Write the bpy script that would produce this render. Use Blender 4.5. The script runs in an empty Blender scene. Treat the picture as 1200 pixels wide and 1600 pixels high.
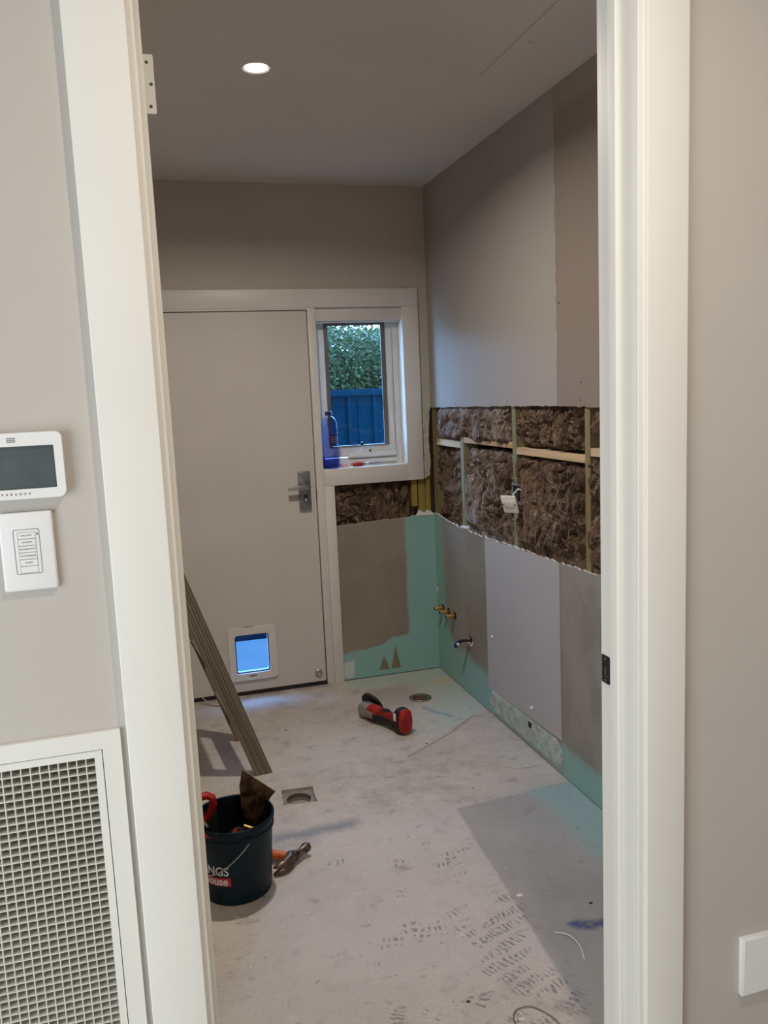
import bpy, bmesh, math, random
from math import sin, cos, pi, radians as RAD
from mathutils import Vector, Matrix, noise
from mathutils.geometry import tessellate_polygon

S = bpy.context.scene
C = S.collection

# ------------------------------------------------------------------ camera
def make_camera(yaw, pitch, roll, fpx, loc):
    fw = Vector((sin(yaw)*cos(pitch), cos(yaw)*cos(pitch), -sin(pitch)))
    r = Vector((cos(yaw), -sin(yaw), 0)); u = r.cross(fw)
    r2 = r*cos(roll) + u*sin(roll); u2 = -r*sin(roll) + u*cos(roll)
    cam = bpy.data.cameras.new('camera'); o = bpy.data.objects.new('camera', cam); C.objects.link(o)
    cam.sensor_fit = 'VERTICAL'; cam.sensor_height = 36; cam.lens = fpx*36/1600
    cam.clip_start = 0.02; cam.clip_end = 200
    m = Matrix((r2, u2, -fw)).transposed().to_4x4(); m.translation = loc
    o.matrix_world = m
    S.camera = o
make_camera(0.2775, 0.1417, -0.0445, 1299.4, Vector((0, 0, 1.5916)))

# ------------------------------------------------------------------ world, exposure
w = bpy.data.worlds.new('sky'); S.world = w; w.use_nodes = True
bg = w.node_tree.nodes['Background']
bg.inputs[0].default_value = (0.37, 0.61, 1.0, 1); bg.inputs[1].default_value = 18.0
S.view_settings.view_transform = 'Standard'; S.view_settings.look = 'None'
S.view_settings.gamma = 1; S.view_settings.use_curve_mapping = False
S.view_settings.exposure = 0.58

def area_light(name, loc, target, size, power, col, shape='DISK', sy=None, spread=180):
    l = bpy.data.lights.new(name, 'AREA'); l.shape = shape; l.size = size
    if sy: l.size_y = sy
    l.energy = power; l.color = col; l.spread = RAD(spread)
    o = bpy.data.objects.new(name, l); C.objects.link(o); o.location = loc
    d = Vector(target) - Vector(loc)
    o.rotation_euler = d.to_track_quat('-Z', 'Y').to_euler()
    return o
# area light just inside the hallway's opaque pane, standing in for its daylight
area_light('hall_window_daylight', (-1.64, -0.25, 1.02), (2.0, -0.25, 1.02), 1.8, 38, (.80, .92, 1.0), 'RECTANGLE', 1.9)

# ------------------------------------------------------------------ materials
class NT:
    def __init__(s, name):
        s.m = bpy.data.materials.new(name); s.m.use_nodes = True
        s.t = s.m.node_tree; s.n = s.t.nodes; s.b = s.n['Principled BSDF']
        g = s.n.new('ShaderNodeNewGeometry'); s.P = g.outputs['Position']
        s.O = s.n.new('ShaderNodeTexCoord').outputs['Object']
    def L(s, a, inp):
        if hasattr(a, 'is_linked'): s.t.links.new(a, inp)
        else:
            if isinstance(a, (tuple, list)) and len(inp.default_value) == 4 and len(a) == 3: a = (*a, 1)
            inp.default_value = a
    def xyz(s, v):
        n = s.n.new('ShaderNodeSeparateXYZ'); s.L(v, n.inputs[0]); return n.outputs
    def comb(s, x, y, z):
        n = s.n.new('ShaderNodeCombineXYZ')
        for i, a in enumerate((x, y, z)): s.L(a, n.inputs[i])
        return n.outputs[0]
    def ma(s, op, a, b=0.0, c=0.0, clamp=False):
        n = s.n.new('ShaderNodeMath'); n.operation = op; n.use_clamp = clamp
        s.L(a, n.inputs[0]); s.L(b, n.inputs[1]); s.L(c, n.inputs[2]); return n.outputs[0]
    def vm(s, op, a, b=(0, 0, 0)):
        n = s.n.new('ShaderNodeVectorMath'); n.operation = op
        s.L(a, n.inputs[0]); s.L(b, n.inputs[1]); return n.outputs[0]
    def noise(s, v, sc, det=3, rough=.55, dist=0, col=False):
        n = s.n.new('ShaderNodeTexNoise'); s.L(v, n.inputs['Vector'])
        n.inputs['Scale'].default_value = sc; n.inputs['Detail'].default_value = det
        n.inputs['Roughness'].default_value = rough; n.inputs['Distortion'].default_value = dist
        return n.outputs[1 if col else 0]
    def ss(s, x, a, b):
        n = s.n.new('ShaderNodeMapRange'); n.interpolation_type = 'SMOOTHSTEP'
        s.L(x, n.inputs['Value'])
        if a <= b:
            n.inputs['From Min'].default_value = a; n.inputs['From Max'].default_value = b
            n.inputs['To Min'].default_value = 0; n.inputs['To Max'].default_value = 1
        else:
            n.inputs['From Min'].default_value = b; n.inputs['From Max'].default_value = a
            n.inputs['To Min'].default_value = 1; n.inputs['To Max'].default_value = 0
        return n.outputs[0]
    def mix(s, f, a, b):
        n = s.n.new('ShaderNodeMix'); n.data_type = 'RGBA'
        s.L(f, n.inputs[0]); s.L(a, n.inputs[6]); s.L(b, n.inputs[7]); return n.outputs[2]
    def mul(s, *a):
        r = a[0]
        for b in a[1:]: r = s.ma('MULTIPLY', r, b)
        return r
    def mx(s, a, b): return s.ma('MAXIMUM', a, b)
    def box(s, x, y, x0, x1, y0, y1, e=.01):
        r = None
        for v, a, b in ((x, x0, x1), (y, y0, y1)):
            if a is not None:
                q = s.ss(v, a-e, a+e); r = q if r is None else s.mul(r, q)
            if b is not None:
                q = s.ss(v, b+e, b-e); r = q if r is None else s.mul(r, q)
        return r
    def seg(s, x, y, ax, ay, bx, by, r, e):
        """soft capsule around a segment"""
        dx, dy = bx-ax, by-ay; l2 = dx*dx+dy*dy
        px = s.ma('SUBTRACT', x, ax); py = s.ma('SUBTRACT', y, ay)
        t = s.ma('ADD', s.ma('MULTIPLY', px, dx/l2), s.ma('MULTIPLY', py, dy/l2), clamp=True)
        qx = s.ma('SUBTRACT', px, s.ma('MULTIPLY', t, dx)); qy = s.ma('SUBTRACT', py, s.ma('MULTIPLY', t, dy))
        d = s.ma('SQRT', s.ma('ADD', s.mul(qx, qx), s.mul(qy, qy)))
        return s.ss(d, r+e, r-e)
    def bump(s, h, strength, dist=.01):
        n = s.n.new('ShaderNodeBump'); n.inputs['Strength'].default_value = strength
        n.inputs['Distance'].default_value = dist; s.L(h, n.inputs['Height'])
        s.t.links.new(n.outputs[0], s.b.inputs['Normal'])
    def done(s, col, rough=.6, metal=0.0):
        s.L(col, s.b.inputs['Base Color']); s.L(rough, s.b.inputs['Roughness']); s.L(metal, s.b.inputs['Metallic'])
        return s.m
M = {}
def mat(name, col, rough=.55, metal=0, var=.12, vs=8, bump=0, bs=200, col2=None, spec=None):
    t = NT(name)
    f = t.noise(t.O, vs, 4)
    c2 = col2 or tuple(c*(1-var) for c in col)
    c = t.mix(t.ss(f, .35, .65), col, c2)
    if bump: t.bump(t.noise(t.O, bs, 3), bump, .002)
    if spec is not None: t.b.inputs['Specular IOR Level'].default_value = spec
    M[name] = t.done(c, rough, metal); return M[name]

mat('hall_paint', (.535, .495, .45), .55, var=.03, vs=3, bump=.06, bs=350)
mat('room_paint', (.51, .46, .405), .6, var=.05, vs=2.5, bump=.06, bs=350)
mat('ceiling_paint', (.70, .655, .615), .7, var=.04, vs=2)
mat('trim_white', (.80, .78, .725), .48, var=.02, vs=4)
mat('trim_dull', (.71, .68, .64), .4, var=.04, vs=5)
mat('door_white', (.62, .58, .53), .42, var=.04, vs=3)
mat('grille_cream', (.70, .68, .60), .45, var=.03)
mat('white_plastic', (.82, .81, .80), .3, var=.02)
mat('grey_line', (.22, .22, .22), .5)
mat('black', (.012, .012, .012), .5)
mat('dark_void', (.02, .018, .015), .9)
mat('screen_glass', (.085, .105, .115), .22, var=.25, vs=14)
mat('text_dark', (.06, .06, .06), .6)
mat('metal', (.55, .54, .53), .35, 1, var=.15, vs=60)
mat('steel_dull', (.30, .30, .30), .45, .9, var=.3, vs=30)
mat('galv', (.50, .56, .62), .4, .8, var=.3, vs=60)
mat('chrome', (.8, .8, .8), .15, 1)
mat('brass', (.72, .45, .16), .35, .9, var=.3, vs=50)
mat('strike_metal', (.05, .045, .04), .4, .7)
mat('gypsum', (.78, .76, .72), .9, var=.2, vs=60, bump=.4, bs=90)
mat('hall_floor', (.48, .40, .32), .4, var=.3, vs=6)
mat('brick_veneer', (.35, .25, .2), .8)
mat('bucket_blue', (.0045, .021, .036), .42, var=.45, vs=9, col2=(.0025, .011, .02), spec=.22)
mat('bucket_inside', (.003, .008, .014), .6, spec=.15)
mat('red_plastic', (.42, .017, .014), .4, vs=25, col2=(.26, .010, .009), spec=.35)
mat('red_dull', (.26, .018, .014), .5, var=.6, vs=40, spec=.3)
mat('black_rubber', (.014, .014, .015), .55, spec=.3)
mat('grey_alloy', (.34, .33, .32), .45, .5, var=.25, vs=40)
mat('orange_handle', (.62, .16, .045), .45, var=.3, vs=30, col2=(.42, .07, .02))
mat('hammer_steel', (.22, .17, .15), .38, .85, var=.5, vs=50, col2=(.09, .055, .04))
mat('rusty_steel', (.15, .082, .045), .6, .15, vs=22, col2=(.022, .010, .007), bump=.3, bs=60, spec=.3)
mat('blue_tap', (.02, .045, .22), .35)
mat('logo_red', (.55, .02, .03), .45)
mat('logo_white', (.75, .75, .75), .5)
mat('mount_screw', (.10, .085, .07), .5, .5)
mat('frame_grey', (.16, .15, .145), .45, var=.15)
mat('alu_white', (.78, .78, .77), .35, var=.03)
mat('blind_fabric', (.66, .63, .61), .7, var=.04, bump=.15, bs=500)
mat('filter', (.33, .315, .265), .9, var=.3, vs=120, bump=.5, bs=300)
mat('fence_blue', (.0012, .0085, .0165), .8, var=.12, vs=4, spec=0.0)
mat('paving', (.095, .090, .082), .85, var=.15, vs=5)
mat('trunk', (.10, .075, .05), .9)
mat('pink_plastic', (.70, .42, .40), .3)
mat('recess_grey', (.27, .255, .235), .9, var=.35, vs=40, bump=.4, bs=120)
mat('paper_scrap', (.75, .72, .66), .8)
mat('label_navy', (.02, .018, .11), .45)

def wood(name, a, b, axis='x', gs=40, bump=.15, shear=0):
    t = NT(name); sc = {'x': (1.2, gs, gs), 'y': (gs, 1.2, gs), 'z': (gs, gs, 1.2)}[axis]
    src = t.O
    if shear:
        ox, oy, oz = t.xyz(t.O); src = t.comb(t.ma('ADD', ox, t.ma('MULTIPLY', oz, shear)), oy, oz)
    v = t.vm('MULTIPLY', src, sc)
    f = t.noise(v, 1.0, 4, .6, .4)
    c = t.mix(t.ss(f, .3, .7), a, b)
    t.bump(f, bump, .003)
    M[name] = t.done(c, .75)
wood('stud_pine', (.27, .21, .105), (.17, .125, .06), 'z')
wood('stud_green', (.30, .30, .20), (.20, .19, .11), 'z')
wood('stud_yellow', (.33, .25, .06), (.23, .16, .035), 'z')
wood('nog_pine', (.62, .47, .30), (.48, .34, .20), 'y')
wood('ladder_wood', (.27, .22, .165), (.145, .118, .088), 'z', 70, .35, .334)
wood('tread_wood', (.22, .18, .13), (.12, .095, .07), 'y', 55, .3)

# glass / plastics
def glass(name, col, rough=0.0, ior=1.45, thin=True, alpha=.9):
    t = NT(name)
    tr = t.n.new('ShaderNodeBsdfTransparent'); tr.inputs[0].default_value = (*col, 1)
    gl = t.n.new('ShaderNodeBsdfGlossy'); gl.inputs['Roughness'].default_value = rough + .02
    lw = t.n.new('ShaderNodeLayerWeight'); lw.inputs[0].default_value = .5
    fac = t.ma('ADD', t.ma('MULTIPLY', t.ma('POWER', lw.outputs['Facing'], 4.0), .4), .018)
    mx = t.n.new('ShaderNodeMixShader'); t.t.links.new(fac, mx.inputs[0])
    t.t.links.new(tr.outputs[0], mx.inputs[1]); t.t.links.new(gl.outputs[0], mx.inputs[2])
    t.t.links.new(mx.outputs[0], t.n['Material Output'].inputs[0]); M[name] = t.m
glass('pane_glass', (.86, .93, .95))
glass('flap_plastic', (.52, .76, .98), .05)
glass('bottle_blue', (.68, .74, .96), .03)
glass('bottle_water', (.62, .66, .93), .0)

# fabric of insulation
def batt_mat(name, dark, mid, light):
    t = NT(name)
    v = t.vm('MULTIPLY', t.O, (1, 1.6, .75))
    d = t.noise(v, 7, 2, .5, col=True)
    v2 = t.vm('ADD', v, t.vm('MULTIPLY', t.vm('SUBTRACT', d, (.5, .5, .5)), (.35, .35, .35)))
    a = t.noise(v2, 7, 4, .6, .8); b = t.noise(t.vm('MULTIPLY', v2, (1, 1.8, .7)), 34, 6, .72, 1.5)
    g = t.noise(v2, 14, 5, .65, 1.0)
    c = t.mix(t.ss(a, .40, .60), dark, mid)
    c = t.mix(t.mul(t.ss(b, .49, .64), t.ss(g, .36, .60)), c, light)
    c = t.mix(t.mul(t.ss(b, .42, .34), .7), c, tuple(q*.55 for q in dark))
    t.bump(t.ma('ADD', t.mul(g, .8), b), 1.0, .02)
    M[name] = t.done(c, .95)
batt_mat('batt_brown', (.105, .052, .026), (.255, .155, .092), (.60, .48, .395))
batt_mat('batt_window_lit', (.14, .080, .050), (.40, .31, .26), (.84, .77, .73))  # paler copy of the brown batt, with window light painted into the colour
mat('fibre', (.44, .35, .285), .9, vs=40, col2=(.22, .14, .09))

# floor
def floor_mat():
    t = NT('slab_concrete'); x0, y0, _ = t.xyz(t.P)
    nz = t.noise(t.P, 7, 4, .6, col=True)
    pw = t.vm('ADD', t.P, t.vm('MULTIPLY', t.vm('SUBTRACT', nz, (.5, .5, .5)), (.09, .09, 0)))
    x, y, _z = t.xyz(pw)
    big = t.noise(t.P, 2.2, 5, .6); mid = t.noise(t.P, 11, 5, .65); fine = t.noise(t.P, 90, 4, .7)
    c = t.mix(t.ss(big, .35, .65), (.52, .475, .43), (.45, .41, .365))
    c = t.mix(t.mul(t.ss(y0, 2.7, 3.2), .7), c, t.mix(t.ss(big, .35, .65), (.50, .455, .395), (.44, .395, .335)))
    c = t.mix(t.mul(t.ss(mid, .53, .70), .75), c, (.31, .27, .235))
    c = t.mix(t.mul(t.ss(mid, .44, .30), .5), c, (.60, .56, .52))
    c = t.mix(t.mul(t.ss(fine, .54, .70), .5), c, (.28, .25, .225))
    dirt = t.noise(t.vm('ADD', t.P, (4.4, 1.2, 0)), 19, 6, .75, 1.0)
    c = t.mix(t.mul(t.ss(dirt, .54, .68), t.ss(big, .42, .56), .55), c, (.30, .265, .235))
    blot = t.noise(t.vm('ADD', t.P, (2.3, 7.1, 0)), 4.2, 5, .7, .6)
    c = t.mix(t.mul(t.ss(blot, .55, .66), t.ss(y0, 2.2, 3.0), .55), c, (.33, .29, .25))
    grit = t.noise(t.P, 160, 2, .6)
    c = t.mix(t.mul(t.ss(grit, .55, .68), .4), c, (.28, .245, .215))
    # trodden grey area in the middle of the slab
    c = t.mix(t.mul(t.box(x, y, .35, 1.1, 2.9, 3.45, .12), t.ss(mid, .4, .6), .35), c, (.33, .30, .265))
    # scraped, bluish-white thinset haze in the front
    c = t.mix(t.mul(t.box(x, y, .25, 1.08, 1.9, 2.85, .15), .45), c, (.55, .51, .50))
    # bare grey rectangle left by the removed cupboard
    xe = t.ma('ADD', x0, t.ma('MULTIPLY', t.ma('SUBTRACT', 2.82, y0), .069))
    nf = t.ma('MULTIPLY', t.ma('SUBTRACT', mid, .5), .02)
    xe = t.ma('ADD', xe, nf); ye = t.ma('ADD', t.ma('SUBTRACT', y0, t.ma('MULTIPLY', t.ma('SUBTRACT', x0, 1.04), .09)), nf)
    rect = t.box(xe, ye, 1.04, None, None, 2.825, .008)
    greyc = t.mix(t.ss(big, .35, .65), (.35, .345, .325), (.295, .285, .27))
    greyc = t.mix(t.mul(t.ss(fine, .55, .7), .3), greyc, (.42, .40, .38))
    c = t.mix(t.mul(rect, .92), c, greyc)
    # teal membrane along the right wall
    xt = t.ma('ADD', x, t.ma('MULTIPLY', t.ma('SUBTRACT', 2.85, y0), -.03))
    band = t.mul(t.ss(xt, 1.31, 1.41), t.ss(y, 2.90, 2.84))
    c = t.mix(t.mul(band, .85), c, t.mix(mid, (.24, .37, .37), (.30, .42, .41)))
    # teal wash in the wet corner
    edge = t.ma('ADD', y0, t.ma('MULTIPLY', x0, -.66))          # boundary line y = .66 x + 2.69
    corner = t.mul(t.ss(t.ma('ADD', edge, t.ma('MULTIPLY', t.ma('SUBTRACT', mid, .5), .05)), 2.695, 2.715), t.ss(x, .95, 1.03))
    bare = t.mx(t.box(x, y, 1.03, 1.36, 3.86, 4.22, .05), t.box(x, y, .9, 1.27, 3.3, 3.95, .06))
    tealw = t.mix(mid, (.36, .43, .385), (.44, .49, .44))
    c = t.mix(t.mul(corner, t.ma('SUBTRACT', 1.0, t.mul(bare, .85)), .85), c, tealw)
    c = t.mix(t.mul(corner, t.box(x, y, 1.05, 1.28, 3.92, 4.2, .04), .6), c, (.33, .295, .25))
    # groove / screed edge
    g = t.mx(t.seg(x0, y0, 1.01, 3.33, 1.27, 3.50, .006, .006), t.mx(t.seg(x0, y0, 1.27, 3.50, 1.45, 3.655, .006, .007), t.seg(x0, y0, 1.45, 3.655, 1.54, 3.60, .003, .004)))
    c = t.mix(t.mul(g, .6), c, (.17, .14, .115))
    # marking paint
    blue = t.seg(x, y, 1.115, 2.055, 1.24, 2.03, .020, .012)
    blue = t.mx(blue, t.seg(x, y, 1.185, 1.93, 1.24, 1.92, .012, .012))
    c = t.mix(t.mul(blue, t.ss(fine, .25, .5), .9), c, (.03, .06, .19))
    c = t.mix(t.mul(t.seg(x, y, 1.262, 3.872, 1.353, 3.70, .009, .014), .75), c, (.14, .21, .36))
    c = t.mix(t.mul(t.seg(x, y, .36, 2.86, .63, 2.865, .022, .04), t.ss(mid, .32, .48), .95), c, (.17, .20, .25))
    c = t.mix(t.mul(t.seg(x, y, .36, 2.80, .46, 2.80, .03, .05), t.ss(fine, .35, .55), .6), c, (.24, .245, .27))
    c = t.mix(t.mul(t.seg(x, y, 1.46, 4.18, 1.50, 4.20, .025, .03), .7), c, (.50, .45, .16))
    c = t.mix(t.mul(t.seg(x, y, .98, 4.20, .99, 4.22, .025, .03), .5), c, (.27, .23, .19))
    # combed adhesive dashes
    def dashes(ang, su, sv, area, thr):
        ca, sa = cos(ang), sin(ang)
        u = t.ma('ADD', t.ma('MULTIPLY', x, ca*su), t.ma('MULTIPLY', y, sa*su))
        v = t.ma('ADD', t.ma('MULTIPLY', x, -sa*sv), t.ma('MULTIPLY', y, ca*sv))
        fu = t.ma('FRACT', u); fv = t.ma('FRACT', v)
        dd = t.mul(t.ss(fu, .15, .3), t.ss(fu, .75, .6), t.ss(fv, .12, .22), t.ss(fv, .82, .72))
        return t.mul(dd, t.ss(t.noise(t.P, 8.5, 2, .5), thr, thr+.07), t.ss(fine, .36, .55), area)
    ar1 = t.box(x, y, .78, 1.01, 1.6, 2.26, .03); ar2 = t.box(x, y, .42, .86, 1.5, 1.92, .06); ar3 = t.box(x, y, .5, 1.0, 2.05, 2.7, .06)
    d = t.mx(dashes(.35, 62, 19, ar1, .44), t.mx(dashes(1.0, 60, 20, ar2, .52), dashes(-.2, 50, 30, ar3, .58)))
    c = t.mix(t.mul(d, .8), c, (.145, .125, .15))
    # scratches and dirt
    scr = t.noise(t.vm('MULTIPLY', pw, (9, 26, 1)), 1, 4, .65)
    c = t.mix(t.mul(t.ss(scr, .60, .70), .6), c, (.26, .22, .19))
    spk = t.noise(t.P, 34, 2, .5)
    c = t.mix(t.mul(t.ss(spk, .70, .76), .55), c, (.17, .145, .125))
    spk2 = t.noise(t.vm('ADD', t.P, (5, 3, 1)), 44, 2, .5)
    c = t.mix(t.mul(t.ss(spk2, .73, .76), .7), c, (.72, .68, .63))
    # mottled darker band along the foot of the back door
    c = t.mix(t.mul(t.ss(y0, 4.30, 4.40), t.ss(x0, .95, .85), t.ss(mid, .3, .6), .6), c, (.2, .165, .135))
    t.bump(t.ma('ADD', t.mul(mid, .6), t.mul(fine, .4)), .25, .004)
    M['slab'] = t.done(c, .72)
floor_mat()

TEAL_A, TEAL_B = (.225, .43, .405), (.275, .475, .45)
def wall_low_mat():
    t = NT('lower_wall_right_surface'); _x, y0, z0 = t.xyz(t.P)
    nz = t.noise(t.P, 6, 4, .6, col=True)
    pw = t.vm('ADD', t.P, t.vm('MULTIPLY', t.vm('SUBTRACT', nz, (.5, .5, .5)), (.12, .12, .10)))
    _x2, y, z = t.xyz(pw); mid = t.noise(t.P, 5, 5, .6); fine = t.noise(t.P, 40, 4, .6)
    c = t.mix(t.ss(mid, .35, .65), (.275, .24, .185), (.225, .195, .15))
    # rear part greyer
    c = t.mix(t.mul(t.ss(y, 2.98, 2.9), .9), c, t.mix(t.ss(mid, .4, .62), (.245, .225, .20), (.30, .28, .255)))
    c = t.mix(t.mul(t.box(y, z, 2.3, 2.85, .35, .9, .1), t.ss(mid, .35, .6), .5), c, (.32, .305, .30))
    # pale smear beside the corner
    c = t.mix(t.mul(t.box(y, z, 3.95, 4.28, .2, None, .07), .65), c, (.30, .285, .265))
    # rust dribbles
    c = t.mix(t.mul(t.box(y0, z0, 3.925, 3.955, .08, .27, .012), .5), c, (.17, .125, .09))
    # teal waterproofing
    teal = t.mix(fine, TEAL_A, TEAL_B)
    low = t.ss(t.ma('ADD', z, t.ma('MULTIPLY', t.ma('SUBTRACT', y0, 3.6), -.06)), .215, .155)
    low = t.mul(low, t.mx(t.ss(y0, 2.95, 2.9), t.ss(y0, 3.6, 3.62)))
    lowall = t.ss(z0, .145, .13)
    corner = t.ss(t.ma('ADD', y, t.ma('MULTIPLY', t.ss(z, .35, .12), .25)), 4.21, 4.31)
    c = t.mix(t.mul(t.mx(t.mx(low, t.mul(lowall, .7)), corner), .92), c, teal)
    c = t.mix(t.mul(t.ss(t.noise(t.P, 55, 2), .70, .75), .3), c, (.2, .18, .16))
    t.bump(fine, .12, .003)
    M['wall_low'] = t.done(c, .6)
wall_low_mat()
def wall_far_low_mat():
    t = NT('lower_wall_far_surface'); x0, _y, z0 = t.xyz(t.P)
    nz = t.noise(t.P, 9, 4, .6, col=True)
    pw = t.vm('ADD', t.P, t.vm('MULTIPLY', t.vm('SUBTRACT', nz, (.5, .5, .5)), (.05, 0, .07)))
    x, _y2, z = t.xyz(pw); mid = t.noise(t.P, 4, 5, .6); fine = t.noise(t.P, 40, 4, .6)
    c = t.mix(t.ss(mid, .35, .65), (.285, .245, .19), (.245, .21, .165))
    teal = t.mix(fine, TEAL_A, TEAL_B)
    right = t.ss(t.ma('ADD', x, t.ma('MULTIPLY', t.ss(z, .25, .1), .3)), 1.36, 1.38)
    low = t.ss(t.ma('ADD', z, t.ma('MULTIPLY', t.ss(x0, 1.15, 1.32), -.06)), .175, .155)
    m = t.mx(right, low)
    # two bare wedge marks
    def wedge(cx, zt, hw):
        q = t.ma('ADD', t.ma('ABSOLUTE', t.ma('SUBTRACT', x0, cx)), t.ma('MULTIPLY', t.ma('SUBTRACT', z0, .035), hw/(zt-.035)))
        return t.mul(t.ss(q, hw+.004, hw-.004), t.ss(z0, .032, .04))
    wd = t.mx(wedge(1.215, .115, .032), wedge(1.285, .165, .028))
    m = t.mul(m, t.ma('SUBTRACT', 1.0, t.mul(wd, .95)))
    c = t.mix(m, c, teal)
    c = t.mix(t.mul(wd, .9), c, (.22, .17, .10))
    c = t.mix(t.mul(t.box(x, z, .96, 1.04, .02, .12, .01), .8), c, (.62, .65, .62))
    t.bump(fine, .12, .003)
    M['wall_far_low'] = t.done(c, .6)
wall_far_low_mat()
def wall_up_mat():
    t = NT('upper_wall_right_surface'); _x, y0, z0 = t.xyz(t.P)
    mid = t.noise(t.P, 4, 5, .6); fine = t.noise(t.P, 60, 3, .6)
    a = t.mix(mid, (.34, .315, .295), (.365, .34, .315))
    b = t.mix(mid, (.275, .22, .185), (.25, .205, .175))
    zz = t.ma('ADD', z0, t.ma('MULTIPLY', t.ma('SUBTRACT', mid, .5), .05))
    b = t.mix(t.mul(t.ss(zz, 2.56, 2.61), .75), b, (.33, .295, .25))
    yy = t.ma('ADD', y0, t.ma('MULTIPLY', t.ma('SUBTRACT', fine, .5), .004))
    c = t.mix(t.ss(yy, 2.9255, 2.9235), a, b)
    rim = t.mul(t.box(yy, z0, 2.922, 2.926, 1.5, 2.62, .0012), t.ss(t.noise(t.P, 14, 2), .45, .6))
    c = t.mix(t.mul(rim, .8), c, (.6, .58, .55))
    c = t.mix(t.mul(t.ss(t.noise(t.P, 21, 2), .74, .77), .5), c, (.22, .19, .16))
    t.bump(fine, .08, .002)
    M['wall_up'] = t.done(c, .6)
wall_up_mat()
def light_panel_mat():
    t = NT('light_grey_panel'); mid = t.noise(t.P, 4, 4)
    c = t.mix(mid, (.43, .42, .435), (.46, .445, .455))
    M['light_panel'] = t.done(c, .5)
light_panel_mat()
def torn_mat():
    t = NT('torn_plaster'); a = t.noise(t.P, 22, 5, .7); b = t.noise(t.P, 70, 4, .7)
    c = t.mix(t.ss(a, .35, .6), (.30, .43, .415), (.52, .56, .53))
    c = t.mix(t.mul(t.ss(b, .58, .7), .8), c, (.22, .24, .22))
    t.bump(b, .5, .006); M['torn'] = t.done(c, .85)
torn_mat()
def rough_plaster_mat():
    t = NT('broken_render'); a = t.noise(t.P, 30, 5, .7); b = t.noise(t.P, 80, 4, .7)
    c = t.mix(t.ss(a, .35, .65), (.70, .64, .54), (.54, .48, .39))
    c = t.mix(t.mul(t.ss(b, .6, .72), .7), c, (.25, .21, .16))
    t.bump(t.ma('ADD', a, b), .8, .012); M['broken'] = t.done(c, .9)
rough_plaster_mat()
def leaf_mat():
    t = NT('hedge_leaf'); g = t.n.new('ShaderNodeNewGeometry')
    r = t.n.new('ShaderNodeTexNoise'); t.L(t.P, r.inputs['Vector']); r.inputs['Scale'].default_value = 30
    c = t.mix(r.outputs[0], (.009, .022, .0085), (.034, .056, .018))
    t.done(c, .35); t.b.inputs['Specular IOR Level'].default_value = .16
    tl = t.n.new('ShaderNodeBsdfTranslucent'); t.L(c, tl.inputs[0])
    mx = t.n.new('ShaderNodeMixShader'); mx.inputs[0].default_value = .4
    t.t.links.new(t.b.outputs[0], mx.inputs[1]); t.t.links.new(tl.outputs[0], mx.inputs[2])
    t.t.links.new(mx.outputs[0], t.n['Material Output'].inputs[0]); M['leaf'] = t.m
leaf_mat()
def emit_mat(name, col, st):
    t = NT(name); t.b.inputs['Emission Color'].default_value = (*col, 1); t.b.inputs['Emission Strength'].default_value = st
    M[name] = t.done(col, .4)
emit_mat('lamp_glow', (1.0, .93, .84), 14)

# ------------------------------------------------------------------ mesh helpers
def to_obj(name, bm, m, parent=None, smooth=False):
    bmesh.ops.recalc_face_normals(bm, faces=bm.faces)
    me = bpy.data.meshes.new(name); bm.to_mesh(me); bm.free()
    for k in (m if isinstance(m, (list, tuple)) else [m]): me.materials.append(M[k])
    if smooth:
        for p in me.polygons: p.use_smooth = True
        if smooth != 'all':
            try: me.set_sharp_from_angle(angle=RAD(38))
            except Exception: pass
    o = bpy.data.objects.new(name, me); C.objects.link(o)
    if parent is not None:
        o.parent = parent
        root = parent
        while root is not None and not root.get('_world'): root = root.parent
        if root is not None: me.transform(root.matrix_basis.inverted())
    return o
def thing(name, label=None, cat=None, loc=(0, 0, 0), rz=0, group=None, kind=None, world=True):
    """an Empty that parents its parts; world=True: parts are modelled in room coordinates"""
    o = bpy.data.objects.new(name, None); C.objects.link(o); o.empty_display_size = .05
    o.matrix_basis = Matrix.Translation(loc) @ Matrix.Rotation(rz, 4, 'Z')
    tag(o, label, cat, group, kind)
    if world: o['_world'] = 1
    return o
def tag(o, label=None, cat=None, group=None, kind=None):
    for k, v in (('label', label), ('category', cat), ('group', group), ('kind', kind)):
        if v: o[k] = v
    return o
def nb(): return bmesh.new()
def box(bm, x0, x1, y0, y1, z0, z1, bev=0, seg=2, mi=0):
    r = bmesh.ops.create_cube(bm, size=1)
    vs = r['verts']
    for v in vs: v.co = Vector(((x0+x1)/2 + v.co.x*(x1-x0), (y0+y1)/2 + v.co.y*(y1-y0), (z0+z1)/2 + v.co.z*(z1-z0)))
    fs = {f for v in vs for f in v.link_faces}
    for f in fs: f.material_index = mi
    if bev:
        es = list({e for v in vs for e in v.link_edges})
        r2 = bmesh.ops.bevel(bm, geom=es, offset=bev, segments=seg, affect='EDGES', profile=.5)
        vs = list({v for f in r2['faces'] for v in f.verts} | {v for v in vs if v.is_valid})
    return vs
def B(name, m, parent, *a, bev=0, seg=2, smooth=False):
    bm = nb(); box(bm, *a, bev=bev, seg=seg); return to_obj(name, bm, m, parent, smooth or bool(bev))
def xform(vs, mtx):
    for v in vs: v.co = mtx @ v.co
def frame_from(d, up=Vector((0, 0, 1))):
    d = d.normalized(); a = up.cross(d)
    if a.length < 1e-4: a = Vector((1, 0, 0))
    a.normalize(); b = d.cross(a); return a, b, d
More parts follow.
